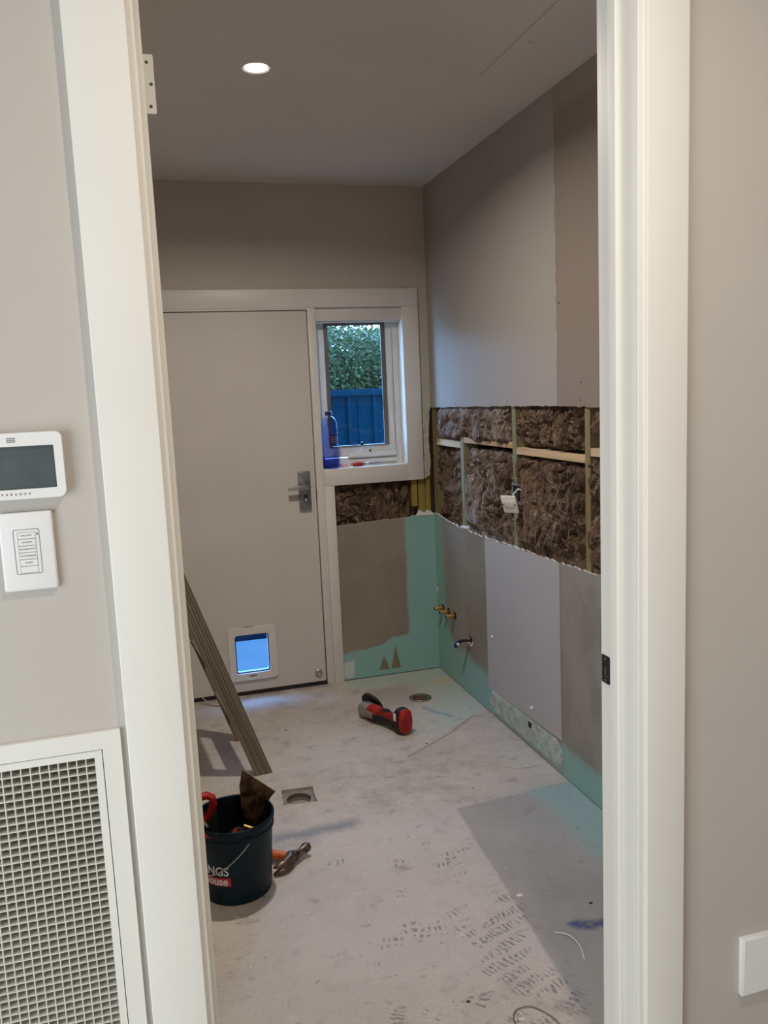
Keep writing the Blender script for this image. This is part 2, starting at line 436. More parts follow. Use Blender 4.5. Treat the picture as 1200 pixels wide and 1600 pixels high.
def tube(bm, pts, r, n=8, caps=True, mi=0):
    pts = [Vector(p) for p in pts]; rings = []
    rr = r if isinstance(r, (list, tuple)) else [r]*len(pts)
    for i, p in enumerate(pts):
        d = (pts[min(i+1, len(pts)-1)] - pts[max(i-1, 0)])
        a, b, _ = frame_from(d, Vector((.13, .21, 1)))
        rings.append([bm.verts.new(p + (a*cos(2*pi*k/n) + b*sin(2*pi*k/n))*rr[i]) for k in range(n)])
    for i in range(len(rings)-1):
        for k in range(n):
            f = bm.faces.new((rings[i][k], rings[i][(k+1) % n], rings[i+1][(k+1) % n], rings[i+1][k])); f.material_index = mi
    if caps:
        for q in (rings[0], rings[-1]):
            f = bm.faces.new(q); f.material_index = mi
def lathe(bm, prof, n=32, mtx=None, mi=0, caps=False):
    """prof: (r, z) list about Z"""
    rings = []
    for r, z in prof:
        if r < 1e-6: rings.append([bm.verts.new((0, 0, z))])
        else: rings.append([bm.verts.new((r*cos(2*pi*k/n), r*sin(2*pi*k/n), z)) for k in range(n)])
    for a, b in zip(rings, rings[1:]):
        for k in range(n):
            p = [a[k % len(a)], a[(k+1) % len(a)], b[(k+1) % len(b)], b[k % len(b)]]
            q = []
            for v in p:
                if v not in q: q.append(v)
            if len(q) > 2:
                f = bm.faces.new(q); f.material_index = mi
    if caps:
        for q in (rings[0], rings[-1]):
            if len(q) > 2: bm.faces.new(q).material_index = mi
    if mtx: xform([v for g in rings for v in g], mtx)
def sheet(bm, outer, holes, t0, t1, mp, mi_side=0):
    """a flat board with holes: 2-D loops, thickness t0..t1, mp(u, v, t) -> xyz"""
    loops = [list(outer)] + [list(h) for h in holes]
    flat = [p for l in loops for p in l]
    tris = tessellate_polygon([[Vector((p[0], p[1], 0)) for p in l] for l in loops])
    va = [bm.verts.new(mp(p[0], p[1], t0)) for p in flat]; vb = [bm.verts.new(mp(p[0], p[1], t1)) for p in flat]
    for t in tris:
        for vv in (va, vb):
            try: bm.faces.new([vv[i] for i in t])
            except ValueError: pass
    k = 0
    for l in loops:
        n = len(l)
        for i in range(n):
            a, b = k+i, k+(i+1) % n
            try:
                f = bm.faces.new((va[a], va[b], vb[b], vb[a])); f.material_index = mi_side
            except ValueError: pass
        k += n
def rect(a, b, c, d): return [(a, c), (b, c), (b, d), (a, d)]
def rrect(a, b, c, d, r, n=5):
    o = []
    for cx, cy, s in ((b-r, d-r, 0), (a+r, d-r, 1), (a+r, c+r, 2), (b-r, c+r, 3)):
        for k in range(n+1):
            t = (s + k/n)*pi/2; o.append((cx+r*cos(t), cy+r*sin(t)))
    return o
def circ(cx, cy, r, n=24): return [(cx+r*cos(2*pi*k/n), cy+r*sin(2*pi*k/n)) for k in range(n)]
def jag(pts, step, amp, seed):
    rd = random.Random(seed); o = []
    for (a, b), (c, d) in zip(pts, pts[1:]):
        n = max(1, int(math.hypot(c-a, d-b)/step))
        for k in range(n):
            t = k/n; j = rd.gauss(0, amp*.4) + amp*noise.noise(Vector((a+(c-a)*t, b+(d-b)*t, seed))*14)
            l = math.hypot(c-a, d-b); nx, ny = -(d-b)/l, (c-a)/l
            e = 0 if (k == 0 and not o) else 1
            o.append((a+(c-a)*t+nx*j*e, b+(d-b)*t+ny*j*e))
    o.append(pts[-1]); return o
XZ = lambda y: (lambda u, v, t: (u, y+t, v))
YZ = lambda x: (lambda u, v, t: (x+t, u, v))
XY = lambda z: (lambda u, v, t: (u, v, z+t))
def text_mesh(body, size, mp, depth=.0006, align='CENTER', squash=1.0, bold=0):
    cu = bpy.data.curves.new('txt', 'FONT'); cu.body = body; cu.size = size; cu.align_x = align; cu.align_y = 'CENTER'
    cu.extrude = depth/2; cu.offset = bold; cu.resolution_u = 3
    o = bpy.data.objects.new('txt', cu); C.objects.link(o)
    dg = bpy.context.evaluated_depsgraph_get(); dg.update()
    me = bpy.data.meshes.new_from_object(o.evaluated_get(dg))
    bpy.data.objects.remove(o); bpy.data.curves.remove(cu)
    bm = nb(); bm.from_mesh(me); bpy.data.meshes.remove(me)
    for v in bm.verts: v.co = Vector(mp(v.co.x*squash, v.co.y, v.co.z))
    return bm

# ================================================================== THE SETTING
XL, XR, YF, ZC = -.63, 1.547, 4.398, 2.676
YH, YR = 1.33, 1.447            # hall face and room face of the doorway wall
# floor with the two drain openings
fl = thing('floor', kind='structure')
bm = nb()
hole2 = circ(.487, 3.152, .049, 28)
sheet(bm, rect(XL-.1, XR+.12, YR-.06, YF+.25), [circ(1.288, 3.985, .052, 28), jag([(.416, 3.092), (.548, 3.078), (.556, 3.212), (.428, 3.224), (.416, 3.092)], .02, .005, 21)[:-1]], -.03, 0, XY(0))
to_obj('slab', bm, 'slab', fl)
bm = nb(); sheet(bm, [(.405, 3.082), (.558, 3.068), (.566, 3.222), (.415, 3.236)], [hole2], -.03, -.014, XY(0)); to_obj('recess_bed', bm, 'recess_grey', fl)
bm = nb(); lathe(bm, [(.049, -.014), (.049, -.045), (.0, -.046)], 28, Matrix.Translation((.487, 3.152, 0))); to_obj('drain_pipe', bm, 'filter', fl, True)
bm = nb(); sheet(bm, rect(XL-.1, XR+.12, YR-.06, YF+.25), [], -.15, -.05, XY(0)); to_obj('subfloor', bm, 'slab', fl)
# round floor waste in the corner
bm = nb(); lathe(bm, [(.049, -.03), (.049, .003), (.058, .004), (.060, 0), (.0601, -.002)], 32, Matrix.Translation((1.288, 3.985, 0))); dr = thing('floor_waste', 'round floor waste ring set in the slab near the teal corner', 'drain', (1.288, 3.985, 0))
to_obj('ring', bm, 'steel_dull', dr, True)
bm = nb(); lathe(bm, [(.042, -.028), (.042, .002), (.046, .0035), (.049, .001)], 32, Matrix.Translation((1.288, 3.985, 0))); to_obj('inner_ring', bm, 'metal', dr, True)
bm = nb(); lathe(bm, [(.0, -.014), (.043, -.012)], 32, Matrix.Translation((1.288, 3.985, 0))); to_obj('silt', bm, 'rusty_steel', dr)

# ceiling: board with a joint slot and roof deck above
ce = thing('ceiling', kind='structure')
bm = nb(); sheet(bm, rect(XL-.1, XR+.12, YR-.06, YF+.25), [[(1.2345, 2.0), (1.2378, 2.0), (1.2378, 2.858), (1.2345, 2.858)], [(1.278, 2.572), (1.302, 2.578), (1.302, 2.582), (1.278, 2.577)], circ(.459, 2.913, .04, 24)], 0, .013, XY(ZC)); to_obj('ceiling_board', bm, 'ceiling_paint', ce)
bm = nb(); sheet(bm, rect(XL-.2, XR+.3, YR-.1, YF+.4), [], .1, .2, XY(ZC)); to_obj('roof_deck', bm, 'dark_void', ce)

# left wall and room face of the doorway wall
tag(B('wall_left', 'room_paint', None, XL-.1, XL, YR, YF+.02, 0, ZC), kind='structure')
OX0, OX1, OZ = .017, .882, 2.36
wn = thing('wall_near', kind='structure')
bm = nb(); sheet(bm, [(-1.7, 0), (OX0, 0), (OX0, OZ), (OX1, OZ), (OX1, 0), (2.4, 0), (2.4, ZC), (-1.7, ZC)], [rect(-.641, -.099, .405, 1.058)], 0, .012, XZ(YH)); to_obj('hall_board', bm, 'hall_paint', wn)
bm = nb(); sheet(bm, [(XL-.1, 0), (OX0, 0), (OX0, OZ), (OX1, OZ), (OX1, 0), (XR+.12, 0), (XR+.12, ZC), (XL-.1, ZC)], [], -.012, 0, XZ(YR)); to_obj('laundry_board', bm, 'room_paint', wn)

# doorway lining, stops and architraves
JL, JR = .037, .862
tr = thing('trim_1', kind='structure')
def prism_z(name, prof, z0, z1, m, par, smooth=False):
    bm = nb(); sheet(bm, prof, [], z0, z1, lambda u, v, t: (u, v, t)); return to_obj(name, bm, m, par, smooth)
def rprof(x0, x1, y0, y1, r): return rrect(x0, x1, y0, y1, r, 4)
prism_z('jamb', rprof(JL-.02, JL, 1.3235, 1.457, .0022), 0, OZ-.02, 'trim_white', tr, True)
prism_z('jamb', rprof(JR, JR+.02, 1.3235, 1.457, .0022), 0, OZ-.02, 'trim_white', tr, True)
B('jamb_head', 'trim_white', tr, JL-.02, JR+.02, 1.3235, 1.457, OZ-.02, OZ)
prism_z('door_stop', rprof(JL-.001, JL+.010, 1.379, 1.407, .003), 0, OZ-.03, 'trim_white', tr, True)
prism_z('door_stop', rprof(JR-.010, JR+.001, 1.379, 1.407, .003), 0, OZ-.03, 'trim_white', tr, True)
B('stop_head', 'trim_white', tr, JL, JR, 1.379, 1.407, OZ-.03, OZ-.019)
def arch(x0, x1, inner, ya, yb):
    # square-edged board whose inner edge is eased
    return rprof(x0, x1, ya, yb, .0022)
prism_z('architrave', arch(-.062, .026, 1, 1.3145, YH+.001), 0, 2.43, 'trim_white', tr, True)
prism_z('architrave', arch(.875, .9595, -1, 1.3145, YH+.001), 0, 2.43, 'trim_white', tr, True)
B('architrave_head', 'trim_white', tr, .026, .875, 1.3145, YH, OZ-.01, 2.43)
t2 = thing('trim_2', kind='structure')
prism_z('architrave', arch(-.062, .026, 1, YR-.001, YR+.016), 0, 2.43, 'trim_white', t2, True)
prism_z('architrave', arch(.875, .9595, 1, YR-.001, YR+.016), 0, 2.43, 'trim_white', t2, True)
B('architrave_head', 'trim_white', t2, .026, .875, YR, YR+.016, OZ-.01, 2.43)

# right wall: boards, frame, torn band
wr = thing('wall_right', kind='structure')
bm = nb()
low = jag([(4.398, 1.503), (3.9, 1.507), (3.33, 1.511), (2.94, 1.514), (2.6, 1.508), (YR, 1.51)], .02, .003, 3)
sheet(bm, low + [(YR, ZC), (4.398, ZC)], [], 0, .010, YZ(XR), 1); to_obj('upper_board', bm, ['wall_up', 'gypsum'], wr)
bm = nb()
top = jag([(4.398, .912), (4.30, .905), (4.15, .892), (3.97, .884), (3.678, .880), (3.365, .892), (2.945, .895), (2.616, .901), (YR, .90)], .018, .006, 5)
vh = [(3.905+.030*cos(k*pi/7)*(1+.15*sin(k*2.3)), .303+.024*sin(k*pi/7)*(1+.2*cos(k*3.1))) for k in range(14)]
sheet(bm, top + [(YR, .005), (4.398, .005)], [vh] + [circ(yy, .382, .014, 10) for yy in (4.30, 4.215, 4.118)], 0, .010, YZ(XR), 1); to_obj('lower_board', bm, ['wall_low', 'gypsum'], wr)
# light grey painted panel, a skim proud of the board
bm = nb()
ptop = jag([(3.672, .878), (3.5, .882), (3.365, .889), (3.1, .892), (2.922, .893)], .018, .003, 8)
sheet(bm, ptop + [(2.922, .150), (3.3, .140), (3.672, .128)], [], -.0022, .001, YZ(XR)); to_obj('painted_panel', bm, 'light_panel', wr)
# torn plaster strip at its foot
bm = nb()
def strip_edge(y):
    s = (3.665-y)/.755
    lo = .022 + .006*noise.noise(Vector((y*20, 1, 0))); hi = .128 + .016*s + .005*noise.noise(Vector((y*24, 4, 0)))
    k = min(1, (s)/.06, (1-s)/.07); k = math.sqrt(max(k, .02)); c = .5*(lo+hi)
    return c-(c-lo)*k, c+(hi-c)*k
ny, nz_ = 90, 12; gr = []
for i in range(ny+1):
    y = 3.665-.755*i/ny; lo, hi = strip_edge(y)
    gr.append([bm.verts.new((XR-.0012-.0055*max(0, noise.fractal(Vector((y*18, lo+(hi-lo)*j/nz_*1.0*18, 7)), 1, 2, 4)+.25)*(0 if i in (0, ny) or j in (0, nz_) else 1), y, lo+(hi-lo)*j/nz_)) for j in range(nz_+1)])
for i in range(ny):
    for j in range(nz_): bm.faces.new((gr[i][j], gr[i+1][j], gr[i+1][j+1], gr[i][j+1]))
to_obj('torn_plaster', bm, 'torn', wr, 'all')
bm = nb(); box(bm, XR-.007, XR-.001, 3.20, 3.225, .098, .122, .002); to_obj('chipped_hole', bm, 'dark_void', wr)
for (yy, zz) in ((3.605, .405), (3.19, .195)):
    bm = nb(); lathe(bm, [(.008, 0), (.008, .004), (.004, .009), (0, .010)], 12, Matrix.Translation((XR-.002, yy, zz)) @ Matrix.Rotation(-pi/2, 4, 'Y')); to_obj('wall_plug', bm, 'white_plastic', wr, True)
for (yy, zz) in ((4.01, 1.522), (3.385, 1.53), (2.745, 1.535), (2.74, 1.60), (2.90, 1.9)):
    bm = nb(); lathe(bm, [(.0035, 0), (.0035, .0006), (0, .0006)], 8, Matrix.Translation((XR, yy, zz)) @ Matrix.Rotation(-pi/2, 4, 'Y')); to_obj('screw_hole', bm, 'dark_void', wr)
bm = nb(); lathe(bm, [(.014, 0), (.012, .003), (0, .005)], 10, Matrix.Translation((XR, 4.385, .47)) @ Matrix.Rotation(-pi/2, 4, 'Y') @ Matrix.Diagonal((1.2, .7, 1, 1))); to_obj('filler_dab', bm, 'gypsum', wr, True)
# frame
FX0, FX1 = XR+.0105, XR+.0855
for y0, y1, m_ in ((4.352, 4.41, 'stud_pine'), (3.945, 3.987, 'stud_green'), (3.324, 3.362, 'stud_green'), (2.698, 2.735, 'stud_pine'), (2.09, 2.13, 'stud_pine'), (1.46, 1.50, 'stud_pine')):
    B('stud', m_, wr, FX0, FX1, y0, y1, 0, ZC, bev=.0015, seg=1)
B('nogging', 'nog_pine', wr, FX0+.003, FX1, 3.988, 4.351, 1.296, 1.330, bev=.0015, seg=1)
B('nogging', 'nog_pine', wr, FX0+.001, FX1, 3.363, 3.944, 1.326, 1.354, bev=.0015, seg=1)
B('nogging', 'nog_pine', wr, FX0+.001, FX1, 2.736, 3.323, 1.303, 1.333, bev=.0015, seg=1)
B('nogging', 'nog_pine', wr, FX0+.001, FX1, 2.131, 2.697, 1.331, 1.361, bev=.0015, seg=1)
B('sarking', 'dark_void', wr, XR+.12, XR+.125, YR, YF+.1, 0, ZC)
B('cladding', 'brick_veneer', wr, XR+.13, XR+.24, YR-.1, YF+.25, -.1, ZC+.1)

# far wall
wf = thing('wall_far', kind='structure')
AX1, AZ0, AZ1, LX1 = 1.489, 1.108, 2.147, .976        # architrave outline
bm = nb()
sheet(bm, [(XL, .005), (-.03, .005), (-.03, 2.12), (AX1-.03, 2.12), (AX1-.03, 1.495), (1.547, 1.495), (1.547, ZC), (XL, ZC)], [], 0, .010, XZ(YF)); to_obj('upper_board', bm, 'room_paint', wf)
bm = nb()
sheet(bm, [(AX1-.03, 1.496)] + jag([(AX1-.03, 1.118), (1.50, 1.112), (1.527, 1.125)], .012, .006, 2)[0:] + jag([(1.532, 1.13), (1.537, 1.22), (1.530, 1.33), (1.538, 1.42), (1.545, 1.496)], .02, .006, 4), [], -.001, .011, XZ(YF), 1); to_obj('broken_render', bm, ['broken', 'gypsum'], wf)
bm = nb()
ft = jag([(.93, .880), (1.15, .893), (1.40, .898)], .02, .005, 9) + jag([(1.42, .906), (1.445, .908), (1.458, .936), (1.472, .93), (1.49, .915), (1.51, .932), (1.53, .922), (1.547, .906)], .012, .004, 6)
sheet(bm, ft + [(1.547, .005), (.93, .005)], [], 0, .010, XZ(YF), 1); to_obj('lower_board', bm, ['wall_far_low', 'gypsum'], wf)
# ragged white gypsum exposed above the teal corner
bm = nb(); sheet(bm, [(1.437, .902)] + jag([(1.44, .908), (1.457, .935), (1.472, .928), (1.49, .914), (1.51, .93), (1.53, .92), (1.546, .907)], .01, .003, 16) + [(1.546, .90)], [], -.0035, -.0002, XZ(YF)); to_obj('broken_edge', bm, 'gypsum', wf)
for x0, x1, z0, z1, m_, dy in ((1.424, 1.456, .955, 1.12, 'stud_yellow', .012), (1.463, 1.502, 0, ZC, 'stud_yellow', .0125), (1.505, 1.536, 0, ZC, 'stud_yellow', .016), (.935, .97, 0, 1.2, 'stud_pine', .0125)):
    B('stud', m_, wf, x0, x1, YF+dy, YF+.09, z0, z1, bev=.0015, seg=1)
B('trimmer', 'stud_pine', wf, .97, 1.46, YF+.03, YF+.09, 1.135, 1.175)
bm = nb(); sheet(bm, rect(XL-.1, XR+.24, -.2, ZC+.1), [rect(.045, .90, 0, 2.07), rect(.915, 1.412, 1.195, 2.066)], .095, .20, XZ(YF)); to_obj('outer_skin', bm, 'brick_veneer', wf)

# door lining + window lining + shared architrave
t3 = thing('trim_3', kind='structure')
AY0, AY1 = YF-.018, YF+.001
def ab(name, x0, x1, z0, z1, y0=AY0, y1=AY1, bev=.0018, m='trim_dull'): return B(name, m, t3, x0, x1, y0, y1, z0, z1, bev=bev, seg=2)
ab('architrave_head', -.05, AX1, 2.052, AZ1)
ab('architrave', 1.397, AX1, AZ0, 2.0515)
ab('architrave', .9215, 1.3965, AZ0, 1.2000)
ab('architrave', .9215, LX1, 0, 1.1075)
ab('architrave', -.05, .040, 0, 2.0515)
ab('mullion', .880, .921, 0, 2.0515, AY0+.003, YF+.20)
ab('door_jamb_head', .04, .88, 2.041, 2.075, AY0+.003, YF+.20)
ab('door_jamb', .012, .0405, 0, 2.041, YF-.002, YF+.20)
ab('window_reveal', 1.396, 1.415, 1.19, 2.07, YF-.002, YF+.20, m='trim_white')
ab('window_reveal', .921, 1.397, 2.056, 2.075, YF-.002, YF+.20, m='trim_white')
ab('window_sill', .921, 1.397, 1.185, 1.1995, YF-.002, YF+.20, m='trim_white')
for sx0, sx1, sz0, sz1 in ((.866, .8805, 0, 2.041), (.0395, .052, 0, 2.041), (.04, .88, 2.028, 2.042)):
    B('light_leak_seal', 'black', t3, sx0, sx1, YF+.0345, YF+.06, sz0, sz1)  # black strips added behind the leaf to block leaking sky light
B('threshold', 'black', t3, .04, .88, YF-.004, YF+.20, -.01, .008)

# door leaf
d1 = thing('door_1', 'plain off-white back door with a lever lock and cat flap', 'door', (.46, YF+.02, 0), kind='structure')
DX0, DX1, DY0, DY1 = .043, .874, YF-.004, YF+.034
bm = nb(); sheet(bm, rect(DX0, DX1, .022, 2.037), [rrect(.383, .570, .122, .341, .016)], 0, DY1-DY0, XZ(DY0)); to_obj('leaf', bm, 'door_white', d1)
B('bottom_seal', 'black', d1, DX0, DX1+.002, DY0-.004, DY0+.03, .004, .021)
lk = B('lock_body', 'steel_dull', d1, .780, .843, DY0-.021, DY0, .994, 1.197, bev=.003, smooth=True)
bm = nb(); tube(bm, [(.815, DY0-.02, 1.113), (.815, DY0-.045, 1.113)], .011, 14); box(bm, .716, .828, DY0-.058, DY0-.046, 1.102, 1.124, .002); to_obj('lever_handle', bm, 'metal', lk, True)
B('cylinder_recess', 'black', lk, .8035, .8265, DY0-.0218, DY0-.020, 1.036, 1.072, bev=.0006, seg=1)
bm = nb(); lathe(bm, [(.0085, 0), (.0085, .006), (.006, .007), (0, .007)], 16, Matrix.Translation((.815, DY0-.021, 1.045)) @ Matrix.Rotation(pi/2, 4, 'X')); to_obj('key_cylinder', bm, 'chrome', lk, True)
for zx in (1.186, 1.012):
    bm = nb(); lathe(bm, [(.003, 0), (.003, .0008), (0, .0008)], 10, Matrix.Translation((.791, DY0-.021, zx)) @ Matrix.Rotation(pi/2, 4, 'X')); to_obj('screw', bm, 'black', lk)
B('latch_gap', 'black', d1, DX1+.0005, DX1+.004, DY0+.002, DY0+.02, 1.05, 1.09)
bm = nb(); lathe(bm, [(.021, 0), (.021, .006), (.017, .010), (.010, .010), (.008, .006), (0, .006)], 24, Matrix.Translation((.833, DY0, .072)) @ Matrix.Rotation(pi/2, 4, 'X')); to_obj('door_bolt', bm, 'metal', d1, True)
# cat flap
cf = thing('cat_flap', loc=(.477, DY0, .23)); cf.parent = d1; cf.matrix_basis = Matrix.Translation((.477, DY0, .23)); cf.parent = None
cf.parent = d1; cf.matrix_parent_inverse = d1.matrix_basis.inverted()
bm = nb(); sheet(bm, rrect(.350, .606, .086, .378, .022), [rrect(.385, .568, .124, .339, .015)], -.013, 0, XZ(DY0)); bmesh.ops.bevel(bm, geom=[e for e in bm.edges if len(e.link_faces) == 2 and abs(e.calc_face_angle(0)-pi/2) < .1 and all(abs(v.co.y-(DY0-.013)) < 1e-5 for v in e.verts)], offset=.004, segments=2, affect='EDGES'); to_obj('flap_frame', bm, 'trim_dull', cf, True)
bm = nb(); sheet(bm, rrect(.3865, .5665, .1255, .3375, .014), [rrect(.391, .562, .130, .334, .012)], -.002, .006, XZ(DY0)); to_obj('flap_seal', bm, 'label_navy', cf)
bm = nb(); sheet(bm, rrect(.392, .561, .131, .333, .012), [], .004, .007, XZ(DY0)); to_obj('flap_door', bm, 'flap_plastic', cf)
bm = nb(); sheet(bm, rrect(.385, .568, .124, .339, .012), [rrect(.389, .564, .127, .336, .012)], .008, .036, XZ(DY0)); to_obj('flap_tunnel', bm, 'alu_white', cf)
B('flap_catch', 'grey_line', cf, .455, .492, DY0-.0137, DY0-.0125, .104, .114)
for xx in (.425, .505): B('flap_hinge', 'grey_line', cf, xx, xx+.009, DY0-.004, DY0+.002, .122, .130)
B('flap_slot', 'grey_line', cf, .436, .492, DY0-.006, DY0-.001, .3775, .381)

# window
wd = thing('window_1', kind='structure', loc=(1.16, YF+.08, 1.2))
WY = YF+.100
def ring(name, x0, x1, z0, z1, ws, y0, y1, m):
    """mitred frame: ws = left, right, bottom, top widths"""
    bm = nb(); sheet(bm, rect(x0, x1, z0, z1), [rect(x0+ws[0], x1-ws[1], z0+ws[2], z1-ws[3])], y0, y1, XZ(0)); return to_obj(name, bm, m, wd)
ring('frame', .9215, 1.3955, 1.2005, 2.0555, (.030, .030, .045, .03), WY-.02, WY+.06, 'alu_white')
ring('sash', .953, 1.362, 1.250, 2.022, (.030, .040, .062, .048), WY-.012, WY+.03, 'alu_white')
ring('screen_frame', .982, 1.324, 1.308, 1.985, (.020, .025, .006, .022), WY-.022, WY-.0125, 'frame_grey')
B('glass_pane', 'pane_glass', wd, .984, 1.322, WY+.005, WY+.009, 1.310, 1.973)
B('sash_bead', 'alu_white', wd, 1.3655, 1.372, WY-.028, WY-.0205, 1.25, 2.02)
wi = B('winder', 'alu_white', wd, 1.083, 1.359, WY-.042, WY-.0205, 1.246, 1.268, bev=.004, smooth=True)
bm = nb(); sheet(bm, [(1.083, 1.267), (1.359, 1.267), (1.355, 1.276), (1.232, 1.279), (1.205, 1.291), (1.16, 1.291), (1.13, 1.276), (1.085, 1.272)], [], -.036, -.022, XZ(WY)); to_obj('winder_cover', bm, 'alu_white', wi)
bm = nb(); tube(bm, [(1.166, WY-.036, 1.285), (1.163, WY-.045, 1.305), (1.161, WY-.046, 1.315)], .005, 8); to_obj('winder_arm', bm, 'alu_white', wi, True)
bm = nb(); lathe(bm, [(0, -.011), (.008, -.008), (.010, 0), (.008, .008), (0, .011)], 12, Matrix.Translation((1.160, WY-.047, 1.322))); to_obj('winder_knob', bm, 'black', wi, True)
bm = nb(); lathe(bm, [(.006, 0), (.006, .003), (0, .003)], 12, Matrix.Translation((1.207, WY-.036, 1.281)) @ Matrix.Rotation(pi/2, 4, 'X')); to_obj('winder_screw', bm, 'black', wi)
bm = nb(); sheet(bm, rect(1.116, 1.133, 1.309, 1.327), [rect(1.119, 1.130, 1.312, 1.324)], -.026, -.022, XZ(WY)); to_obj('screen_tab', bm, 'label_navy', wd)
B('sill_channel', 'alu_white', wd, .955, 1.36, WY-.032, WY-.0205, 1.214, 1.236, bev=.002, smooth=True)

# hallway around the photographer
w2 = thing('window_2', kind='structure', loc=(-1.75, -.25, 0))
bm = nb(); sheet(bm, rect(-1.2, .7, .03, 2.05), [rect(-1.15, .65, .08, 2.0)], -.09, -.03, YZ(-1.68)); to_obj('frame', bm, 'alu_white', w2)
B('sky_blocker_pane', 'white_plastic', w2, -1.735, -1.725, -1.16, .66, .07, 2.01)  # opaque panel added to keep the sky's light out of the hallway
hf = tag(B('floor_hall', 'hall_floor', None, -1.7, 2.4, -1.8, YR-.061, -.1, 0), kind='structure')
tag(B('ceiling_hall', 'ceiling_paint', None, -1.7, 2.4, -1.8, YH, ZC, ZC+.1), kind='structure')
bm = nb(); sheet(bm, rect(-1.8, YH+.1, 0, ZC), [rect(-1.2, .7, .03, 2.05)], -.1, 0, YZ(-1.7)); tag(to_obj('wall_hall_left', bm, 'hall_paint'), kind='structure')
tag(B('wall_hall_right', 'hall_paint', None, 2.4, 2.5, -1.8, YH+.1, 0, ZC), kind='structure')
bm = nb(); sheet(bm, rect(-1.7, 2.4, 0, ZC), [], -.1, 0, XZ(-1.7)); tag(to_obj('wall_hall_back', bm, 'hall_paint'), kind='structure')

